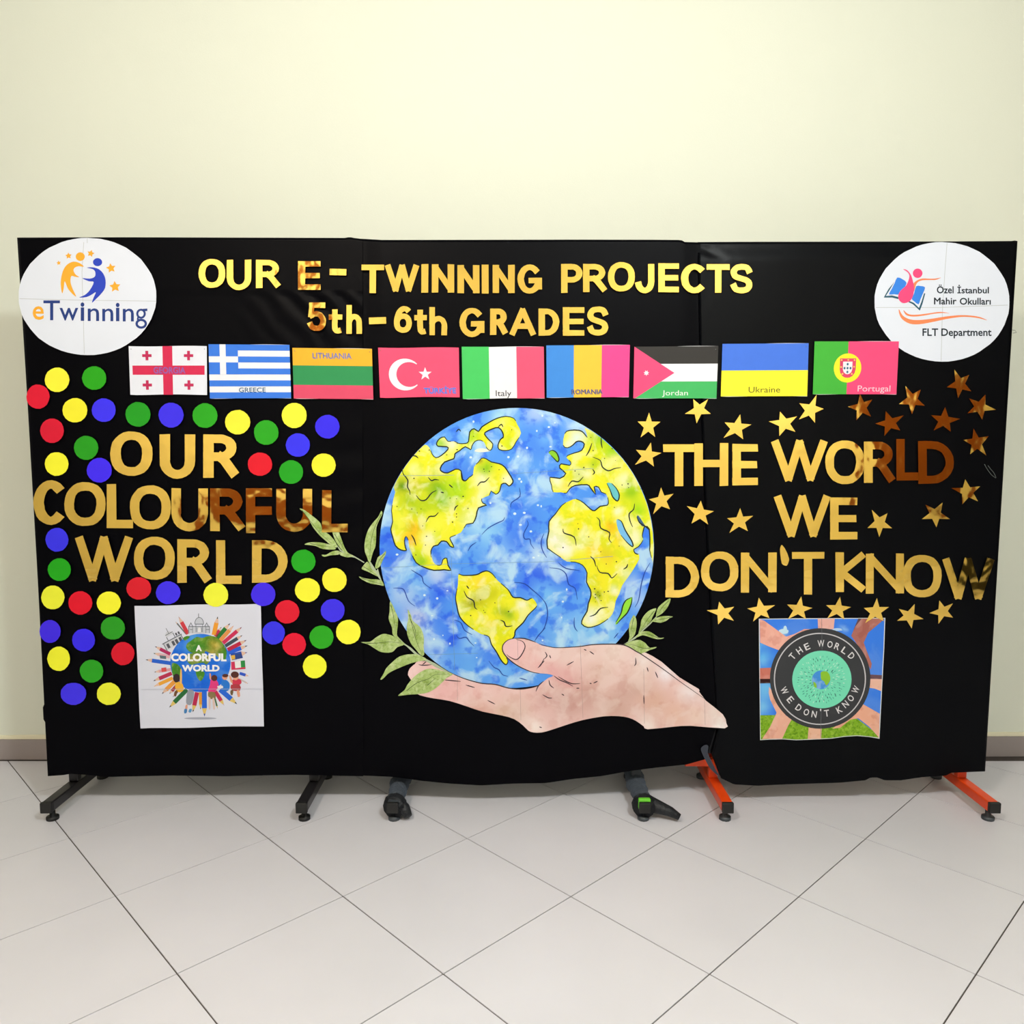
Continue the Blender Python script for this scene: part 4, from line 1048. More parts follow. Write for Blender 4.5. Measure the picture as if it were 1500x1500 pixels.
inks(Z1, [[(525, 548), (555, 550), (580, 570)], [(432, 660), (440, 710), (470, 750), (485, 780), (480, 830), (500, 870), (505, 905)], [(670, 745), (700, 775), (730, 765), (770, 770)], [(560, 910), (600, 955), (650, 950), (700, 890), (745, 865)], [(860, 810), (895, 840)], [(785, 880), (815, 888)], [(650, 1155), (680, 1105), (730, 1100), (765, 1065)], [(910, 1050), (920, 1020), (945, 1000)], [(1120, 825), (1150, 790), (1190, 785), (1230, 745)], [(515, 1270), (540, 1310), (560, 1370)], [(1310, 285), (1340, 260), (1355, 285)], [(925, 330), (950, 305), (968, 325)], [(970, 690), (980, 760), (1010, 778), (1040, 750)]], 1.6, G, io, M_inkg)
inks(Z1, [[(1160, 1270), (1220, 1210), (1300, 1165), (1355, 1140), (1370, 1110)], [(1035, 1420), (1060, 1375), (1110, 1340)]], 1.3, G, io, M_inkb)
inks(Z2, [[(880, 375), (880, 430), (890, 480)], [(795, 430), (770, 500), (740, 550)], [(800, 560), (870, 590), (890, 650), (945, 685), (1000, 665), (1060, 655)], [(800, 670), (818, 700), (800, 722)], [(575, 830), (610, 780), (670, 785), (715, 740)], [(1185, 985), (1175, 1040), (1135, 1080), (1145, 1150), (1168, 1200)], [(835, 1110), (865, 1140), (875, 1210), (955, 1250), (950, 1310), (975, 1345)], [(530, 1215), (540, 1255), (630, 1290), (650, 1370)]], 1.6, G, io, M_inkg)
inks(Z2, [[(200, 1140), (210, 1180), (170, 1260), (180, 1310), (225, 1310), (235, 1355), (265, 1400)], [(130, 840), (135, 920), (60, 975), (50, 1020)], [(355, 1260), (330, 1330), (340, 1410), (380, 1480)]], 1.3, G, io, M_inkb)
inks(Z3, [[(875, 310), (895, 335)], [(855, 350), (880, 400), (930, 430), (940, 480), (960, 497)], [(1140, 580), (1170, 595), (1185, 630), (1235, 625)]], 1.65, G, io, M_inkg)
inks(Z3, [[(440, 185), (480, 210), (525, 240), (540, 290), (600, 335)], [(300, 330), (350, 330), (385, 345), (420, 430), (470, 470)], [(780, 580), (830, 600), (860, 660), (920, 695)], [(795, 700), (820, 725), (870, 715), (900, 750), (935, 785)], [(1050, 900), (1090, 950), (1130, 970), (1160, 1010), (1200, 1020)], [(1290, 1035), (1350, 1052)], [(1250, 285), (1330, 295), (1400, 350), (1460, 400)], [(1410, 745), (1440, 700), (1495, 640)]], 1.3, G, io, M_inkb)
inks(Z4, [[(400, 80), (430, 110), (443, 160)], [(450, 150), (475, 205), (540, 215), (570, 250), (610, 215)], [(660, 182), (685, 165), (695, 140)], [(395, 552), (440, 535), (480, 490), (540, 480)]], 1.65, G, io, M_inkg)
inks(Z4, [[(80, 170), (160, 180), (210, 220), (230, 300), (280, 330), (298, 420)], [(150, 130), (210, 175), (315, 190)], [(870, 130), (830, 200), (800, 300), (780, 420), (750, 480)], [(0, 390), (50, 450), (65, 540), (40, 640), (0, 690)], [(275, 560), (275, 630), (300, 670)], [(620, 680), (585, 725)]], 1.3, G, io, M_inkb)
rnd = random.Random(5); dd = []
for z_, pts in ((Z1, [(680, 495), (590, 505), (540, 755), (935, 435), (935, 492), (840, 540), (1085, 370), (1180, 670), (1185, 690), (1230, 690), (1250, 648), (1320, 675), (1360, 755), (870, 935), (930, 942), (990, 920), (1035, 1030), (930, 1080), (930, 1108), (893, 1155), (385, 1012), (605, 1035), (570, 1070), (520, 1035), (620, 1190), (730, 1240), (655, 1285), (645, 1365), (557, 1455), (1355, 385), (1345, 458), (1435, 310)]),
                (Z2, [(910, 572), (1010, 590), (980, 482), (1070, 815), (1125, 805), (1130, 840), (640, 687), (675, 717), (720, 655), (805, 630), (665, 1170), (672, 1217), (765, 1290), (1000, 1020), (1043, 1375), (875, 1425), (530, 1388), (1240, 850), (1260, 865), (785, 380), (805, 500)]),
                (Z3, [(985, 422), (1098, 445), (1010, 505), (1020, 520), (1205, 513), (908, 545), (478, 70)]), (Z4, [(525, 140), (483, 45), (435, 335), (440, 380), (440, 405), (475, 390), (460, 360), (510, 360), (540, 355), (485, 427), (440, 437), (605, 122)])):
    for x, y in Z(*z_, pts): dd.append(ell(x, y, rnd.uniform(.6, 1.3), rnd.uniform(.5, 1.1), 7))
tag(sheet('ink_dots', dd, io, M_inkg, G), kind='stuff')
# white paint flecks on the water
fl_ = []
for x, y in Z(*Z1, [(1085, 235), (1060, 562), (1405, 560), (1240, 980), (1465, 1075), (385, 1452)]) + Z(*Z2, [(340, 180), (400, 285), (455, 245), (290, 320), (200, 475), (118, 555), (32, 560), (130, 760), (148, 785), (175, 1070), (88, 1078), (300, 1000), (330, 1010), (140, 1180), (235, 1240), (415, 465), (260, 1480)]) + Z(*Z3, [(332, 66), (645, 410), (545, 385), (690, 700), (620, 730), (745, 765), (605, 545), (945, 760), (1400, 90), (725, 350), (955, 875), (1440, 75)]) + Z(*Z4, [(185, 435), (215, 340), (175, 560), (25, 740)]):
    fl_.append(ell(x, y, rnd.uniform(.9, 2.4), rnd.uniform(.8, 2.0), 9))
tag(sheet('paint_flecks', fl_, b_ + .0009, paper((214, 238, 252), .7), G), kind='stuff')
# sheet joins of the tiled print
M_join = paper((120, 160, 190), .7)
for l in ([(585, 697), (665, 696)], [(750, 694), (870, 686)], [(561, 832), (660, 826), (800, 823), (898, 815)], [(628, 959), (700, 957)], [(661, 815), (666, 985)]):
    sheet('paper_join', [wstroke(l, .5)], b_ + .00125, M_join, G)

# the hand
hand = Z(*Z3, [(470, 925), (490, 905), (560, 903), (620, 925), (700, 965), (780, 1008), (880, 1047), (1000, 1078), (1100, 1085), (1200, 1113), (1300, 1123), (1400, 1108), (1446, 1095)]) + Z(*Z4, [(25, 1070), (70, 1035), (112, 1016), (60, 1002), (0, 998)]) + Z(*Z3, [(1380, 985), (1280, 940), (1200, 880), (1160, 825), (1162, 775), (1200, 737), (1250, 724), (1330, 725), (1420, 755)]) + Z(*Z4, [(20, 780), (100, 793), (200, 797), (330, 786), (420, 773), (540, 769), (640, 772), (700, 790), (760, 826), (800, 848), (830, 834), (960, 908), (1100, 1030), (1250, 1120), (1253, 1140), (1290, 1190), (1310, 1215), (1440, 1320), (1468, 1390), (1455, 1430), (1190, 1410), (1050, 1417), (850, 1437), (820, 1415), (760, 1372), (700, 1346), (620, 1334), (500, 1336), (340, 1365), (220, 1400), (100, 1440), (20, 1462)]) + Z(*Z3, [(1400, 1462), (1360, 1447), (1320, 1408), (1250, 1357), (1150, 1328), (1000, 1298), (880, 1258), (740, 1214), (620, 1195), (510, 1170), (455, 1130), (440, 1050), (415, 1010), (430, 960)])
skin = blobs((236, 198, 194), [(600, 985, 20, (246, 206, 206), .8), (650, 1010, 30, (238, 184, 184), .8), (690, 1020, 26, (236, 186, 184), .8), (700, 1042, 24, (222, 180, 166), .8), (740, 1050, 24, (214, 184, 160), .8), (760, 1040, 26, (226, 196, 184), .7), (785, 1065, 16, (250, 236, 230), .9), (800, 1020, 24, (214, 170, 164), .8), (830, 1030, 30, (204, 160, 152), .9), (860, 1020, 30, (206, 164, 154), .9), (900, 1035, 34, (206, 166, 152), .9), (930, 1010, 28, (206, 168, 156), .8), (880, 985, 26, (222, 186, 172), .8), (940, 985, 26, (232, 200, 188), .8), (960, 1030, 30, (220, 176, 156), .8), (990, 1045, 26, (232, 190, 172), .8), (1020, 1050, 20, (242, 214, 200), .8), (1055, 1062, 18, (252, 250, 248), 1), (1045, 1045, 14, (248, 236, 230), .9), (900, 955, 26, (240, 222, 214), .9), (860, 955, 22, (238, 212, 206), .9), (830, 960, 20, (236, 208, 202), .8), (940, 965, 18, (244, 234, 232), .9), (975, 985, 16, (246, 240, 246), .9), (1010, 1015, 16, (244, 232, 236), .9), (760, 960, 14, (238, 186, 184), .9), (785, 970, 16, (234, 182, 180), .9), (810, 985, 16, (228, 172, 172), .9), (800, 950, 14, (240, 212, 210), .8), (835, 1000, 14, (222, 160, 158), .8), (830, 985, 12, (226, 170, 168), .8), (950, 1062, 14, (246, 232, 224), .9), (880, 1050, 12, (236, 216, 206), .6), (620, 1005, 14, (240, 190, 190), .8)])
H = sheet('hand', [sm(hand, 2)], b_ + .0016, M_skin, G, th=.0004, paint=skin, step=4)
H['label'] = 'open pink hand printed on paper, thumb over the globe'
ho = b_ + .0022
M_inkn = paper((64, 48, 56), .7)
nail = sm(Z(*Z3, [(1165, 800), (1175, 765), (1215, 738), (1265, 732), (1315, 748), (1335, 785), (1320, 830), (1290, 875), (1260, 890), (1215, 870), (1180, 835)]), 3)
nl = sheet('thumb_nail', [nail], ho, paper((240, 196, 198), .6), G)
def hin(zz, ls, w=1.35, m=M_inkn):
    inks(zz, ls, w, G, ho + .00015, m)
hin(Z3, [[(1265, 732), (1315, 748), (1335, 785), (1320, 830), (1290, 875), (1260, 890), (1215, 870), (1190, 850)], [(1250, 724), (1200, 737), (1162, 775), (1160, 825), (1200, 880), (1280, 940), (1380, 985), (1446, 998)], [(1250, 724), (1330, 725), (1420, 755)], [(705, 1050), (760, 1055), (830, 1062)], [(870, 1090), (940, 1110)], [(1040, 1210), (1100, 1240)], [(1485, 880), (1460, 930), (1435, 955)], [(700, 965), (780, 1008), (880, 1047), (1000, 1078), (1100, 1085), (1200, 1113), (1300, 1123), (1400, 1108), (1450, 1090)], [(500, 930), (540, 935), (600, 930)], [(1420, 1140), (1440, 1095), (1480, 1060)], [(560, 905), (530, 930)]])
hin(Z4, [[(0, 768), (60, 785), (130, 797), (250, 793), (330, 786), (420, 773), (540, 769), (640, 772), (700, 790), (760, 826), (800, 848), (900, 915), (1000, 985), (1100, 1060), (1200, 1130), (1290, 1193)], [(0, 940), (40, 900)], [(45, 830), (60, 860), (40, 885)], [(80, 855), (90, 880)], [(215, 935), (270, 905)], [(115, 1018), (160, 1050), (210, 1070), (265, 1100)], [(150, 1025), (210, 1060), (260, 1080), (320, 1078)], [(75, 1050), (85, 1090), (115, 1115)], [(25, 1165), (70, 1190), (100, 1192)], [(425, 1075), (458, 1060)], [(395, 1075), (410, 1080)], [(755, 875), (758, 920), (745, 940)], [(845, 950), (855, 985)], [(910, 985), (930, 1035)], [(820, 1170), (822, 1240)], [(395, 825), (430, 850)], [(350, 810), (370, 818)], [(175, 1160), (195, 1172)], [(290, 1115), (315, 1115)], [(0, 1418), (20, 1425)]])
for l in ([(850, 944), (854, 1052)], [(943, 980), (944, 1060)], [(1032, 1025), (1033, 1062)], [(670, 990), (670, 1026)], [(762, 1010), (763, 1055)], [(758, 935), (759, 970)]):
    sheet('paper_join', [wstroke(l, .45)], ho + .0001, paper((176, 150, 146), .7), G)

# leaf sprigs
def leaf_paint(pl):
    xs = [p[0] for p in pl]; ys = [p[1] for p in pl]
    return blobs((172, 196, 120), [(min(xs) + (max(xs) - min(xs)) * .5, min(ys) + (max(ys) - min(ys)) * .55, 8, (130, 160, 60), .8), (min(xs) + (max(xs) - min(xs)) * .25, min(ys) + (max(ys) - min(ys)) * .3, 6, (206, 220, 160), .7), (min(xs) + (max(xs) - min(xs)) * .8, min(ys) + (max(ys) - min(ys)) * .8, 6, (196, 212, 150), .7)])
def sprig(parent, z, leaves, stem, off, veins=()):
    for l in leaves:
        p = sm(Z(*z, l), 3)
        lf = sheet('leaf', [p], off, M_leaf, parent, th=.0003, paint=leaf_paint(p), step=2.5)
    if stem:
        sheet('stem', [Z(*z, stem)], off - .0001, paper((176, 190, 160), .7), parent, th=.0003)
    for v in veins:
        sheet('leaf_vein', [wstroke(sm(Z(*z, v), 3, False), .9, .3)], off + .0005, paper((66, 84, 40), .7), parent)
L1 = (430, 730, 10); L2 = (510, 860, 7.5); L3 = (900, 860, 13.64)
a_leaves = [[(90,150),(150,165),(240,230),(330,300),(390,360),(410,410),(430,470),(520,530),(600,620),(640,700),(620,720),(540,680),(470,620),(380,540),(290,430),(240,340),(190,260),(140,200)],
 [(160,675),(240,645),(380,645),(480,665),(570,690),(620,740),(560,750),(420,740),(330,700),(240,685)],
 [(415,825),(480,825),(560,780),(640,765),(690,800),(650,825),(540,835),(460,855),(425,845)],
 [(560,440),(640,450),(700,590),(740,700),(790,790),(850,830),(800,830),(720,770),(650,680),(600,590)],
 [(650,765),(700,790),(750,800),(850,828),(880,845),(800,865),(730,850),(680,825)]]
SA_ = thing('leaf_sprig', P(500, 780, .0042), 'small cut-out leafy twig lapping over the U and L of COLOURFUL', 'leaf', None)
sprig(SA_, L1, a_leaves, [(600, 640), (700, 760), (850, 825), (900, 850), (1040, 935), (1030, 945), (900, 870), (800, 850), (680, 770)], .0043,
      [[(120, 170), (220, 300), (320, 430), (420, 540), (560, 660)], [(240, 660), (380, 690), (560, 715)], [(600, 520), (680, 650), (760, 780)]])
b_leaves = [[(1285,185),(1300,230),(1260,310),(1215,420),(1210,560),(1200,700),(1160,800),(1125,930),(1100,930),(1080,870),(1045,780),(1040,680),(1060,560),(1100,450),(1170,350),(1240,270)],
 [(1350,770),(1350,820),(1310,900),(1270,990),(1210,1030),(1195,1000),(1215,920),(1240,860),(1300,820)],
 [(1075,930),(1110,960),(1140,1030),(1200,1080),(1230,1140),(1180,1120),(1080,1070),(1000,1035),(1020,990)],
 [(960,1145),(1040,1170),(1140,1185),(1240,1190),(1300,1220),(1320,1280),(1240,1265),(1140,1250),(1050,1215),(985,1175)]]
sprig(G, L1, b_leaves, [(1100, 920), (1125, 925), (1215, 1060), (1235, 1025), (1260, 1120), (1290, 1200), (1325, 1285), (1280, 1210), (1215, 1120), (1140, 1030)], .0022,
      [[(1285, 230), (1200, 400), (1140, 600), (1110, 900)], [(1335, 810), (1260, 900), (1215, 1010)], [(1020, 1000), (1110, 1050), (1220, 1130)], [(990, 1165), (1140, 1215), (1300, 1260)]])
c_leaves = [[(460,160),(490,200),(520,270),(545,330),(545,420),(535,520),(560,560),(600,615),(575,610),(530,560),(490,520),(480,440),(445,350),(455,270)],
 [(140,605),(240,600),(310,550),(380,515),(440,520),(510,545),(580,590),(620,630),(540,660),(480,715),(370,715),(300,680),(220,630)],
 [(655,245),(690,310),(710,370),(790,440),(830,540),(830,650),(835,740),(800,750),(740,680),(690,620),(650,520),(645,430),(660,340)],
 [(355,1010),(390,950),(420,890),(490,820),(560,765),(650,740),(750,740),(830,770),(860,800),(780,815),(680,840),(580,880),(500,915),(440,950),(400,990),(370,1015)],
 [(550,1190),(620,1130),(650,1075),(720,990),(800,930),(870,900),(950,900),(1050,925),(1150,955),(1080,1000),(1020,1060),(950,1120),(870,1160),(780,1175),(680,1180),(600,1190)]]
sprig(G, L2, c_leaves, [(560, 560), (620, 620), (690, 665), (760, 730), (860, 790), (960, 840), (1100, 930), (1175, 965), (1100, 945), (960, 880), (840, 805), (740, 745), (640, 650), (590, 620)], .0036,
      [[(470, 200), (500, 330), (520, 520)], [(200, 618), (330, 615), (460, 600), (590, 618)], [(670, 300), (710, 450), (760, 620), (815, 740)], [(680, 350), (740, 480), (720, 560)], [(640, 1140), (760, 1050), (880, 1010), (960, 960), (1120, 955)], [(870, 1080), (960, 1000)]])
d_leaves = [[(390,560),(420,600),(445,690),(440,800),(415,930),(370,1000),(300,1070),(270,1090),(300,1000),(290,850),(300,730),(350,610)],
 [(835,425),(800,520),(760,600),(720,690),(620,790),(540,860),(485,940),(490,880),(520,780),(540,660),(600,560),(680,480),(760,440)],
 [(1120,230),(1105,310),(1050,420),(960,520),(850,590),(830,590),(850,470),(890,390),(980,310),(1060,250)],
 [(1165,595),(1100,620),(1040,670),(930,710),(830,700),(770,692),(730,712),(765,655),(830,620),(940,585),(1050,578),(1140,585)],
 [(495,920),(560,885),(680,885),(760,920),(830,970),(900,1015),(990,1010),(960,1030),(870,1040),(760,1020),(650,980),(550,965),(450,1005),(440,990)],
 [(200,1160),(300,1100),(380,1070),(480,1055),(540,1070),(620,1120),(660,1170),(720,1210),(840,1195),(810,1225),(700,1260),(620,1300),(560,1320),(510,1345),(430,1290),(330,1225),(260,1190)]]
sprig(G, L3, d_leaves, [(180, 1150), (300, 1070), (420, 985), (490, 925), (560, 850), (700, 725), (830, 590), (850, 600), (715, 745), (570, 875), (520, 940), (420, 1030), (300, 1100)], .0022,
      [[(385, 620), (350, 780), (330, 1000)], [(800, 470), (660, 650), (540, 840)], [(1080, 280), (960, 400), (860, 560)], [(1120, 600), (950, 640), (780, 670)], [(880, 1020), (680, 940), (540, 920)], [(720, 1215), (560, 1220), (400, 1160), (260, 1150)]])

# ---------------------------------------------------------------- poster with the pencil globe
ZP = (190, 870, 7.143)
def zp(*l): return Z(*ZP, *l)
pq = zp([(50, 125), (1370, 103), (1405, 1383), (113, 1408)])
pm = quadmap(pq)
PO = thing('pencil_poster', P(*pm(.5, .5), .001), 'square white poster of a blue globe ringed with coloured pencils', 'poster')
pts = []
for e in range(4):
    a, b = pq[e], pq[(e + 1) % 4]
    for i in range(12):
        t = i / 12; w_ = .5 * math.sin(t * math.pi * 3 + e)
        pts.append((a[0] + (b[0] - a[0]) * t + (w_ * .5 if e in (1, 3) else 0), a[1] + (b[1] - a[1]) * t + (w_ if e in (0, 2) else 0)))
sheet('paper', [pts], .0008, paper((222, 225, 240), .6, .04, 8, 'poster_paper'), PO, th=.0004)
po = .0014
pencils = [ # base xy, tip xy, width, colour, tip colour
 (610, 420, 510, 235, 40, (208, 60, 70), (190, 160, 160)), (590, 420, 480, 290, 14, (110, 110, 110), (40, 40, 40)), (880, 430, 922, 235, 46, (240, 160, 50), (50, 50, 50)), (895, 445, 960, 345, 34, (200, 50, 90), (60, 60, 60)), (915, 460, 1052, 305, 44, (40, 120, 50), (40, 40, 70)), (945, 490, 1090, 330, 40, (230, 150, 80), (210, 160, 140)), (975, 515, 1175, 345, 40, (206, 44, 90), (120, 30, 80)), (1000, 545, 1180, 432, 36, (60, 76, 90), (60, 50, 60)), (1025, 585, 1225, 482, 42, (190, 36, 70), (110, 60, 80)), (1035, 615, 1235, 540, 44, (40, 96, 220), (60, 70, 100)), (1060, 650, 1232, 612, 50, (40, 80, 180), (120, 110, 170)), (1150, 830, 1245, 860, 30, (50, 90, 210), (210, 160, 140)), (1130, 880, 1240, 940, 16, (200, 190, 190), (50, 50, 60)),
 (425, 630, 262, 548, 36, (178, 40, 96), (60, 40, 80)), (420, 660, 245, 620, 36, (226, 180, 190), (70, 90, 80)), (430, 725, 165, 688, 40, (40, 100, 214), (60, 60, 70)), (430, 790, 255, 818, 30, (216, 160, 170), (60, 40, 50)), (440, 830, 245, 912, 40, (186, 44, 84), (60, 50, 60)), (450, 880, 250, 970, 36, (240, 170, 60), (220, 180, 120)), (470, 915, 335, 1048, 44, (236, 160, 70), (80, 70, 80)), (490, 960, 415, 1045, 34, (170, 60, 70), (40, 40, 50)), (600, 1000, 412, 1190, 46, (40, 110, 60), (50, 60, 60)), (520, 990, 450, 1080, 24, (110, 70, 50), (60, 80, 160)),
 (705, 1030, 660, 1240, 44, (186, 40, 80), (50, 30, 40)), (740, 1030, 742, 1210, 32, (226, 150, 50), (40, 50, 90)), (780, 1000, 783, 1285, 52, (40, 104, 222), (50, 80, 160)), (895, 1020, 990, 1170, 40, (196, 44, 84), (200, 170, 190)), (880, 1050, 920, 1200, 16, (70, 110, 70), (100, 110, 100)), (945, 1000, 1125, 1155, 52, (40, 104, 222), (50, 60, 60)),
]
for k, (x0, y0, x1, y1, w, c, tc) in enumerate(pencils):
    dx, dy = x1 - x0, y1 - y0; L = math.hypot(dx, dy); dx /= L; dy /= L
    nx, ny = -dy, dx
    tl = min(L * .35, w * 1.7)
    bx, by = x1 - dx * tl, y1 - dy * tl
    h = w / 2
    ct = ' pencil'
    body = sheet('printed_pencil', [zp([(x0 + nx * h, y0 + ny * h), (bx + nx * h, by + ny * h), (bx - nx * h, by - ny * h), (x0 - nx * h, y0 - ny * h)])], po, paper(c, .6), PO)
    wood = (226, 190, 170) if y1 < 1100 else (226, 196, 110)
    sheet('pencil_point', [zp([(bx + nx * h, by + ny * h), (x1 - dx * tl * .3 + nx * h * .3, y1 - dy * tl * .3 + ny * h * .3), (x1 - dx * tl * .3 - nx * h * .3, y1 - dy * tl * .3 - ny * h * .3), (bx - nx * h, by - ny * h)])], po, paper(wood, .6), body)
    sheet('pencil_tip', [zp([(x1 - dx * tl * .36 + nx * h * .36, y1 - dy * tl * .36 + ny * h * .36), (x1, y1), (x1 - dx * tl * .36 - nx * h * .36, y1 - dy * tl * .36 - ny * h * .36)])], po + .0001, paper(tc, .6), body)
# line drawn palace above and old houses to the left
def rect(x0, y0, x1, y1): return [(x0, y0), (x1, y0), (x1, y1), (x0, y1)]
M_line = paper((104, 110, 120), .7)
pal = [rect(615, 338, 838, 345), rect(615, 345, 621, 410), rect(832, 345, 838, 410), rect(655, 345, 660, 410), rect(795, 345, 800, 410), rect(690, 320, 695, 400), rect(760, 320, 765, 400), rect(680, 312, 775, 320), rect(717, 205, 724, 250), rect(700, 350, 705, 400), rect(750, 350, 755, 400), rect(630, 370, 655, 376), rect(800, 370, 832, 376)]
for x in (640, 805): pal += [[(x - 22, 338), (x, 296), (x + 22, 338), (x + 14, 338), (x, 310), (x - 14, 338)]]
sheet('printed_palace', [zp(rect(612, 335, 840, 412)), zp(ell(727, 312, 46, 66, 20, 0, 180))], po, paper((200, 204, 216), .7), PO)
pl_ = [zp(p) for p in pal] + [wstroke(zp(ell(727, 312, 46, 66, 14, 0, 180)), .9)]
sheet('palace_lines', pl_, po + .0001, M_line, PO)
sheet('palace_door', [zp(ell(728, 385, 16, 34, 12, 0, 180) + [(712, 400), (744, 400)])], po + .0002, paper((236, 236, 240), .6), PO)
def rot2(l, cx, cy, a):
    c, s = math.cos(R(a)), math.sin(R(a)); return [(cx + (x - cx) * c + (y - cy) * s, cy - (x - cx) * s + (y - cy) * c) for x, y in l]
hs_ = [rect(330, 470, 560, 480), rect(340, 480, 348, 560), rect(545, 480, 553, 560), rect(400, 430, 408, 480), rect(480, 420, 488, 480), rect(400, 405, 488, 412), rect(440, 345, 446, 405)]
sheet('printed_houses', [zp(rot2(rect(335, 470, 555, 555), 440, 480, 28)), zp(rot2(ell(440, 430, 40, 50, 14, 0, 180), 440, 480, 28))], po, paper((208, 210, 220), .7), PO)
sheet('house_lines', [zp(rot2(p, 440, 480, 28)) for p in hs_], po + .0001, M_line, PO)
sheet('house_windows', [zp(rot2(rect(x, 495, x + 28, 545), 440, 480, 28)) for x in (365, 425, 465, 510)] + [zp(rot2(rect(x, 435, x + 18, 465), 440, 480, 28)) for x in (500, 530)], po + .0002, paper((84, 86, 96), .7), PO)
# the printed globe
pg = blobs((28, 110, 226), [(285, 935, 12, (90, 180, 240), .7), (275, 950, 10, (80, 160, 240), .6), (325, 960, 10, (60, 140, 240), .6), (295, 1005, 14, (24, 96, 220), .7)])
PG = sheet('printed_globe', [zp(ell(740, 722, 316, 305, 56))], po + .0003, painted('poster_sea', .15, .2, 20, (150, 210, 250), (.6, .7, .9)), PO, paint=pg, step=4)
gl = blobs((72, 140, 40), [(316, 945, 10, (214, 180, 70), .9), (310, 962, 12, (206, 170, 80), .9), (300, 935, 8, (120, 160, 40), .7), (285, 950, 8, (60, 140, 60), .7), (285, 965, 8, (206, 160, 80), .7)])
M_pl = painted('poster_land', .2, .45, 40, (220, 220, 150), (.5, .6, .4))
for l in ([(600, 520), (640, 490), (700, 450), (760, 460), (820, 440), (900, 450), (960, 500), (1000, 560), (1015, 620), (1000, 690), (960, 700), (900, 640), (840, 620), (790, 600), (780, 640), (720, 640), (660, 620), (620, 600), (590, 560)],
          [(590, 640), (680, 620), (760, 640), (850, 650), (840, 700), (800, 740), (770, 720), (700, 730), (640, 740), (600, 700)],
          [(700, 790), (760, 800), (785, 830), (770, 880), (740, 912), (710, 880), (692, 830)],
          [(440, 730), (490, 730), (530, 770), (545, 830), (520, 900), (490, 960), (470, 900), (445, 830)], [(560, 460), (600, 440), (630, 450), (580, 490)]):
    sheet('printed_land', [sm(zp(l), 3)], po + .0005, M_pl, PG, paint=gl, step=3)
# printed children
SK, HR = (228, 160, 130), (84, 44, 36)
def kid(parts):
    k = sheet('printed_child', [sm(zp(parts[0][0]), 3)], po + .0007, paper(parts[0][1], .6), PO)
    for i, (p, c) in enumerate(parts[1:]):
        sheet('child_print', [sm(zp(p), 2)], po + .00085 + .0001 * i, paper(c, .6), k)
kid([([(850, 900), (900, 895), (930, 950), (905, 1010), (860, 1035), (820, 1020), (840, 950)], (226, 60, 130)), ([(820, 1030), (890, 1030), (900, 1090), (870, 1100), (830, 1090)], (140, 120, 80)), ([(825, 1090), (845, 1090), (842, 1200), (828, 1200)], (224, 196, 186)), ([(865, 1095), (885, 1095), (892, 1200), (876, 1205)], (224, 196, 186)), (ell(885, 880, 32, 32, 12), HR), ([(835, 830), (850, 840), (850, 900), (835, 880)], SK)])
kid([([(965, 905), (1010, 900), (1045, 940), (1040, 1000), (1000, 1020), (960, 990)], (40, 120, 214)), (ell(995, 870, 28, 30, 12), SK), (ell(1000, 855, 32, 18, 12), HR), ([(915, 965), (970, 960), (975, 985), (930, 985)], (240, 236, 236))])
kid([([(1075, 900), (1150, 890), (1170, 930), (1130, 960), (1080, 950)], (206, 50, 80)), ([(1060, 950), (1150, 950), (1155, 1010), (1070, 1010)], (176, 60, 70)), ([(1055, 1010), (1085, 1010), (1075, 1060), (1055, 1050)], (110, 90, 60)), ([(1120, 1010), (1145, 1010), (1155, 1070), (1130, 1075)], SK), (ell(1108, 870, 30, 34, 12), SK), (ell(1100, 845, 42, 34, 12), HR), ([(1040, 850), (1062, 870), (1080, 930), (1055, 920)], SK)])
kid([([(480, 930), (530, 920), (560, 960), (560, 1010), (520, 1030), (480, 1000)], (240, 180, 60)), (ell(490, 880, 36, 46, 12), (50, 36, 40)), ([(530, 790), (545, 800), (545, 930), (525, 930)], (240, 190, 110)), ([(470, 1020), (500, 1010), (485, 1070), (465, 1065)], (120, 80, 50))])
kid([([(610, 1010), (670, 1015), (665, 1100), (640, 1160), (595, 1150), (592, 1090)], (150, 156, 170)), ([(585, 1165), (605, 1160), (600, 1215), (580, 1215)], SK), ([(572, 1205), (600, 1205), (595, 1245), (570, 1248)], (70, 130, 190)), ([(625, 1205), (650, 1205), (640, 1240), (615, 1235)], (90, 150, 200))])
# book and flags at the right of the ring
sheet('printed_book', [zp([(1055, 640), (1170, 620), (1185, 670), (1070, 695)])], po + .0002, paper((44, 70, 140), .6), PO)
sheet('printed_book', [zp([(1060, 645), (1100, 638), (1105, 680), (1068, 690)])], po + .0003, paper((230, 180, 70), .6), PO)
sheet('printed_flag', [zp([(1060, 712), (1205, 695), (1212, 785), (1065, 795)])], po + .0002, paper((206, 50, 90), .6), PO)
sheet('flag_stripe', [zp([(1098, 708), (1160, 700), (1165, 770), (1105, 778)])], po + .0003, paper((240, 240, 240), .6), PO)
sheet('flag_stripe', [zp([(1160, 700), (1205, 695), (1210, 765), (1165, 770)])], po + .0003, paper((40, 140, 70), .6), PO)
sheet('printed_frame', [zp([(312, 642), (380, 650), (382, 682), (318, 675)])], po + .0003, paper((90, 110, 120), .6), PO)
sheet('printed_frame', [zp([(330, 775), (382, 768), (385, 812), (335, 818)])], po + .0003, paper((216, 80, 80), .6), PO)
sheet('printed_smudge', [zp(ell(740, 1302, 170, 12, 24))], po, paper((168, 172, 190), .6), PO)
WT = paper((250, 250, 252), .6)
lettering('A', rectmap(*zp([(690, 535)])[0], *zp([(755, 600)])[0]), po + .0013, WT, PO, .05)
lettering('COLORFUL', rectmap(*zp([(432, 622)])[0], *zp([(1013, 706)])[0]), po + .0013, WT, PO, .05)
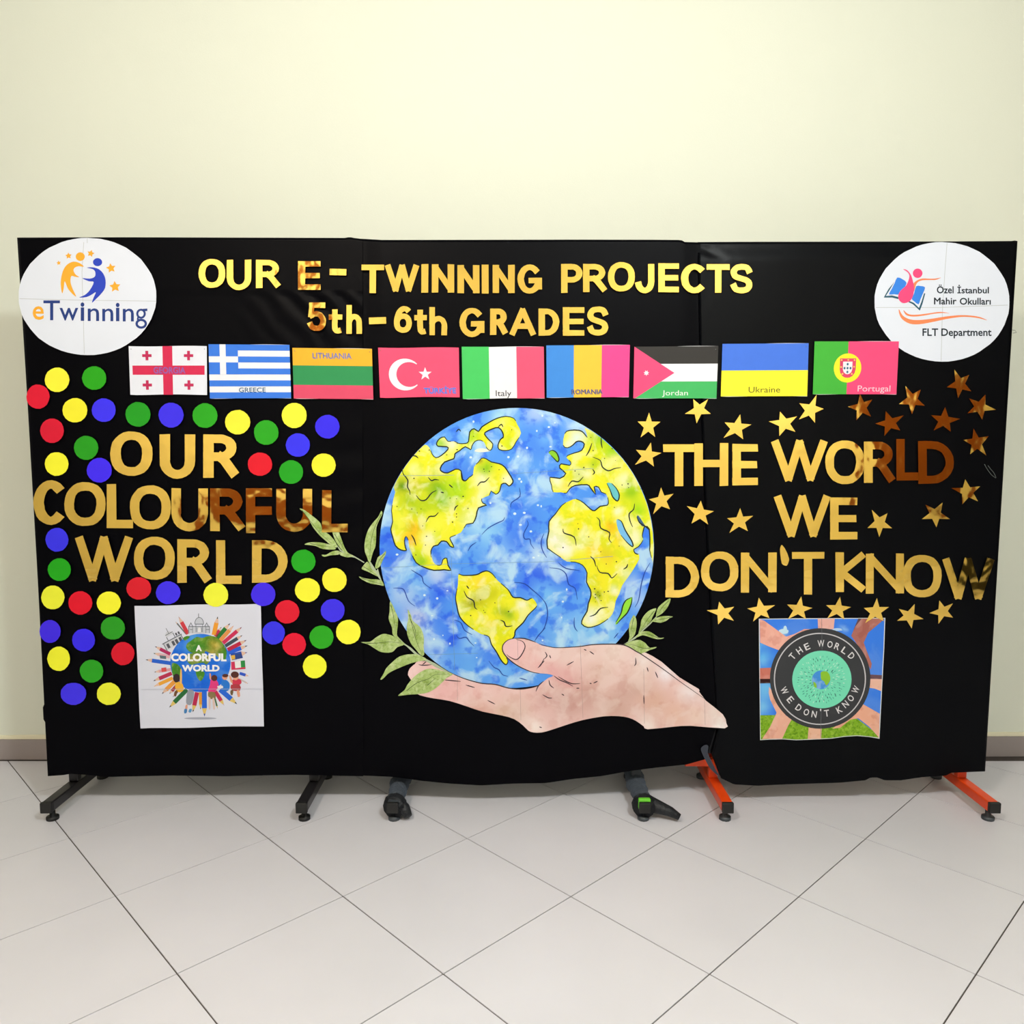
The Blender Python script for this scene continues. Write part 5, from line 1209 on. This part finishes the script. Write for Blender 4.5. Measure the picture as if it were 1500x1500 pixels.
lettering('WORLD', rectmap(*zp([(545, 742)])[0], *zp([(940, 812)])[0]), po + .0013, WT, PO, .05)
sheet('fold_line', [wstroke(zp([(115, 1000), (700, 995), (1390, 995)]), .5)], po + .0014, paper((200, 205, 220), .6), PO)

# ---------------------------------------------------------------- poster with the badge and arms
ZQ = (1090, 890, 6.818)
def zq(*l): return Z(*ZQ, *l)
PB = thing('badge_poster', P(1201, 995, .001), 'square poster of arms reaching round a dark circular badge over sky and grass', 'poster')
qo = .0008
out = [(147, 112), (500, 108), (1000, 105), (1410, 103), (1400, 400), (1378, 800), (1352, 1310), (1250, 1292), (1130, 1282), (1000, 1290), (880, 1308), (750, 1315), (640, 1320), (520, 1325), (380, 1315), (260, 1318), (160, 1324), (155, 900), (150, 500)]
sheet('paper', [zq(out)], qo, paper((226, 232, 236), .6), PB, th=.0004)
sk = blobs((58, 128, 240), [(1115, 935, 14, (110, 196, 250), .9), (1118, 965, 14, (110, 196, 250), .9), (1120, 1010, 20, (120, 200, 250), .9), (1118, 1035, 14, (130, 206, 250), .9), (1148, 926, 6, (170, 226, 250), .9), (1235, 921, 6, (160, 210, 250), .7)])
inner = [(155, 118), (1402, 110), (1392, 400), (1370, 800), (1346, 1300), (1250, 1286), (1130, 1276), (1000, 1284), (880, 1302), (750, 1309), (640, 1314), (520, 1319), (380, 1309), (260, 1312), (166, 1318), (161, 900), (157, 500)]
q1 = qo + .0006
sheet('printed_sky', [zq(inner)], q1, painted('poster_sky', .1, .1, 8, (180, 220, 250), (.8, .85, .95)), PB, paint=sk, step=4)
grass = [(161, 1075), (330, 1073), (600, 1120), (900, 1190), (1000, 1150), (1060, 1110), (1130, 1110), (1250, 1200), (1348, 1280), (1346, 1300), (1250, 1286), (1130, 1276), (1000, 1284), (880, 1302), (750, 1309), (640, 1314), (520, 1319), (380, 1309), (260, 1312), (166, 1318)]
sheet('printed_grass', [zq(grass)], q1 + .0002, painted('poster_grass', .35, .8, 70, (190, 220, 90), (.45, .6, .3)), PB, paint=blobs((128, 176, 36), []), step=6)
cl_ = [ell(x, y, rx, ry, 14) for x, y, rx, ry in ((395, 235, 50, 22), (410, 215, 18, 34), (380, 250, 60, 14), (930, 215, 46, 10), (925, 225, 60, 8))]
sheet('printed_cloud', [zq(c) for c in cl_[:3]], q1 + .0002, paper((200, 232, 250), .7), PB)
sheet('printed_cloud', [zq(c) for c in cl_[3:]], q1 + .0002, paper((180, 214, 250), .7), PB)
arms = [([(155, 118), (200, 130), (420, 290), (500, 265), (600, 215), (680, 215), (560, 320), (400, 430), (345, 425), (250, 390), (160, 350)], (240, 176, 160)),
        ([(735, 112), (905, 110), (895, 215), (740, 220)], (236, 180, 170)),
        ([(1175, 110), (1402, 110), (1360, 150), (1240, 250), (1195, 350), (1220, 420), (1275, 560), (1265, 620), (1150, 400), (1070, 280), (1110, 190)], (176, 110, 100)),
        ([(1140, 110), (1240, 110), (1150, 240), (1120, 320), (1070, 285), (1110, 180)], (96, 70, 80)),
        ([(158, 605), (280, 600), (300, 715), (158, 715)], (206, 120, 104)), ([(158, 712), (300, 712), (300, 755), (158, 757)], (50, 22, 22)),
        ([(1250, 668), (1378, 675), (1376, 715), (1250, 712)], (110, 80, 90)), ([(1250, 712), (1376, 715), (1370, 835), (1300, 808), (1240, 800)], (240, 190, 170)),
        ([(250, 790), (290, 850), (330, 970), (420, 1080), (480, 1110), (440, 1180), (380, 1310), (180, 1312), (260, 1190), (325, 1050), (260, 920), (245, 850)], (238, 180, 158)),
        ([(645, 1190), (775, 1200), (770, 1310), (635, 1314)], (236, 186, 160)),
        ([(1180, 960), (1250, 1000), (1355, 1060), (1347, 1300), (1250, 1190), (1140, 1105), (1060, 1120), (960, 1200), (880, 1210), (1000, 1120)], (238, 176, 150))]
for i, (a, c) in enumerate(arms):
    sheet('printed_arm', [zq(a)], q1 + .0003 + .00005 * (i % 3), painted('arm_print', .15, .5, 18, (250, 220, 210), (.78, .6, .56)), PB, paint=blobs(c, []), step=6)
q2 = q1 + .0006
BG = sheet('badge', [zq(ell(760, 708, 502, 502, 64))], q2, paper((56, 58, 62), .65, .08, 14), PB)
sheet('badge_ring', [zq(ell(757, 712, 460, 460, 72))], q2 + .0001, paper((206, 204, 210), .6), BG, [zq(ell(757, 712, 449, 449, 72))])
sheet('badge_disc', [zq(ell(777, 718, 296, 288, 48))], q2 + .0001, paper((120, 226, 190), .6, .06, 10), BG)
sheet('badge_globe', [zq(ell(768, 722, 92, 94, 28))], q2 + .0003, painted('badge_sea', .4, .2, 30, (190, 220, 250), (.7, .8, .95)), BG, paint=blobs((70, 150, 230), []), step=3)
sheet('badge_land', [sm(zq([(770, 640), (830, 640), (860, 690), (855, 740), (820, 780), (800, 740), (770, 720), (765, 680)]), 2), sm(zq([(690, 740), (720, 760), (725, 800), (700, 790)]), 2)], q2 + .0004, paper((140, 196, 50), .6), BG)
rnd = random.Random(11)
tk = [[], [], []]
for rg, n in ((120, 26), (155, 34), (190, 40), (225, 46)):
    for i in range(n):
        a = 2 * math.pi * (i + rnd.uniform(-.3, .3)) / n; rr = rg + rnd.uniform(-14, 14)
        cx, cy = 772 + rr * math.cos(a), 722 + rr * math.sin(a); l = rnd.uniform(9, 17); w = rnd.uniform(2.6, 5)
        c_, s_ = math.cos(a), math.sin(a)
        k = rnd.choices((0, 1, 2), ((.5, .3, .2) if cy > 780 else (.3, .3, .4)))[0]
        tk[k].append(zq([(cx - c_ * l, cy - s_ * l), (cx - s_ * w, cy + c_ * w), (cx + c_ * l, cy + s_ * l), (cx + s_ * w, cy - c_ * w)]))
for k, c in enumerate(((44, 96, 96), (64, 160, 140), (200, 236, 220))):
    tag(sheet('tiny_figures', tk[k], q2 + .0002 + .00003 * k, paper(c, .6), BG), kind='stuff')
M_bt = paper((226, 224, 228), .6)
def ringtext(chars, h, wd, top):
    for ch, x, y, rot in chars:
        w = wd * {'W': 1.35, 'I': .4, "'": .3, 'O': 1.05}.get(ch, 1)
        x0, y0, x1, y1 = x - w / 2, y - h / 2, x + w / 2, y + h / 2
        if ch == "'": y1 = y0 + h * .35
        p0, p1 = zq([(x0, y0), (x1, y1)])
        lettering(ch, rectmap(*p0, *p1, rot), q2 + .0003, M_bt, BG, .012, 'badge_letter')
ringtext([('T', 482, 487, 50), ('H', 553, 430, 36), ('E', 628, 390, 24), ('W', 768, 358, 3), ('O', 858, 368, -12), ('R', 930, 388, -22), ('L', 1003, 428, -34), ('D', 1072, 482, -46)], 66, 50, True)
ringtext([('W', 402, 830, -62), ('E', 462, 920, -50), ('D', 545, 1000, -36), ('O', 622, 1045, -22), ('N', 700, 1065, -10), ("'", 765, 1045, 0), ('T', 825, 1055, 8), ('K', 950, 1020, 28), ('N', 1012, 965, 40), ('O', 1065, 905, 50), ('W', 1115, 820, 62)], 66, 50, False)
sheet('fold_line', [wstroke(zq([(775, 110), (778, 420)]), .5), wstroke(zq([(770, 1010), (765, 1300)]), .5)], q2 + .0003, paper((110, 112, 118), .6), PB)

# ---------------------------------------------------------------- odds and ends
w0 = Z(1430, 660, 21.43, [(260, 430), (330, 560), (430, 700), (500, 780), (600, 850), (620, 850), (590, 770), (540, 680), (460, 590), (370, 470)])
wp = tube('wire_loop', [P(x, y, .002) for x, y in sm(w0, 3, False)], .0009, M_wire, None, 6)
tag(wp, 'thin grey wire loop pinned near the right edge of the right board', 'wire')
ck = [P(x, y, -.004) for x, y in [(1478, 483), (1487, 484), (1489, 487), (1484, 488)]]
tag(tube('wire_hook', ck, .0009, M_wire, None, 6), 'tiny pale wire hook poking out past the right edge of the cloth', 'wire')
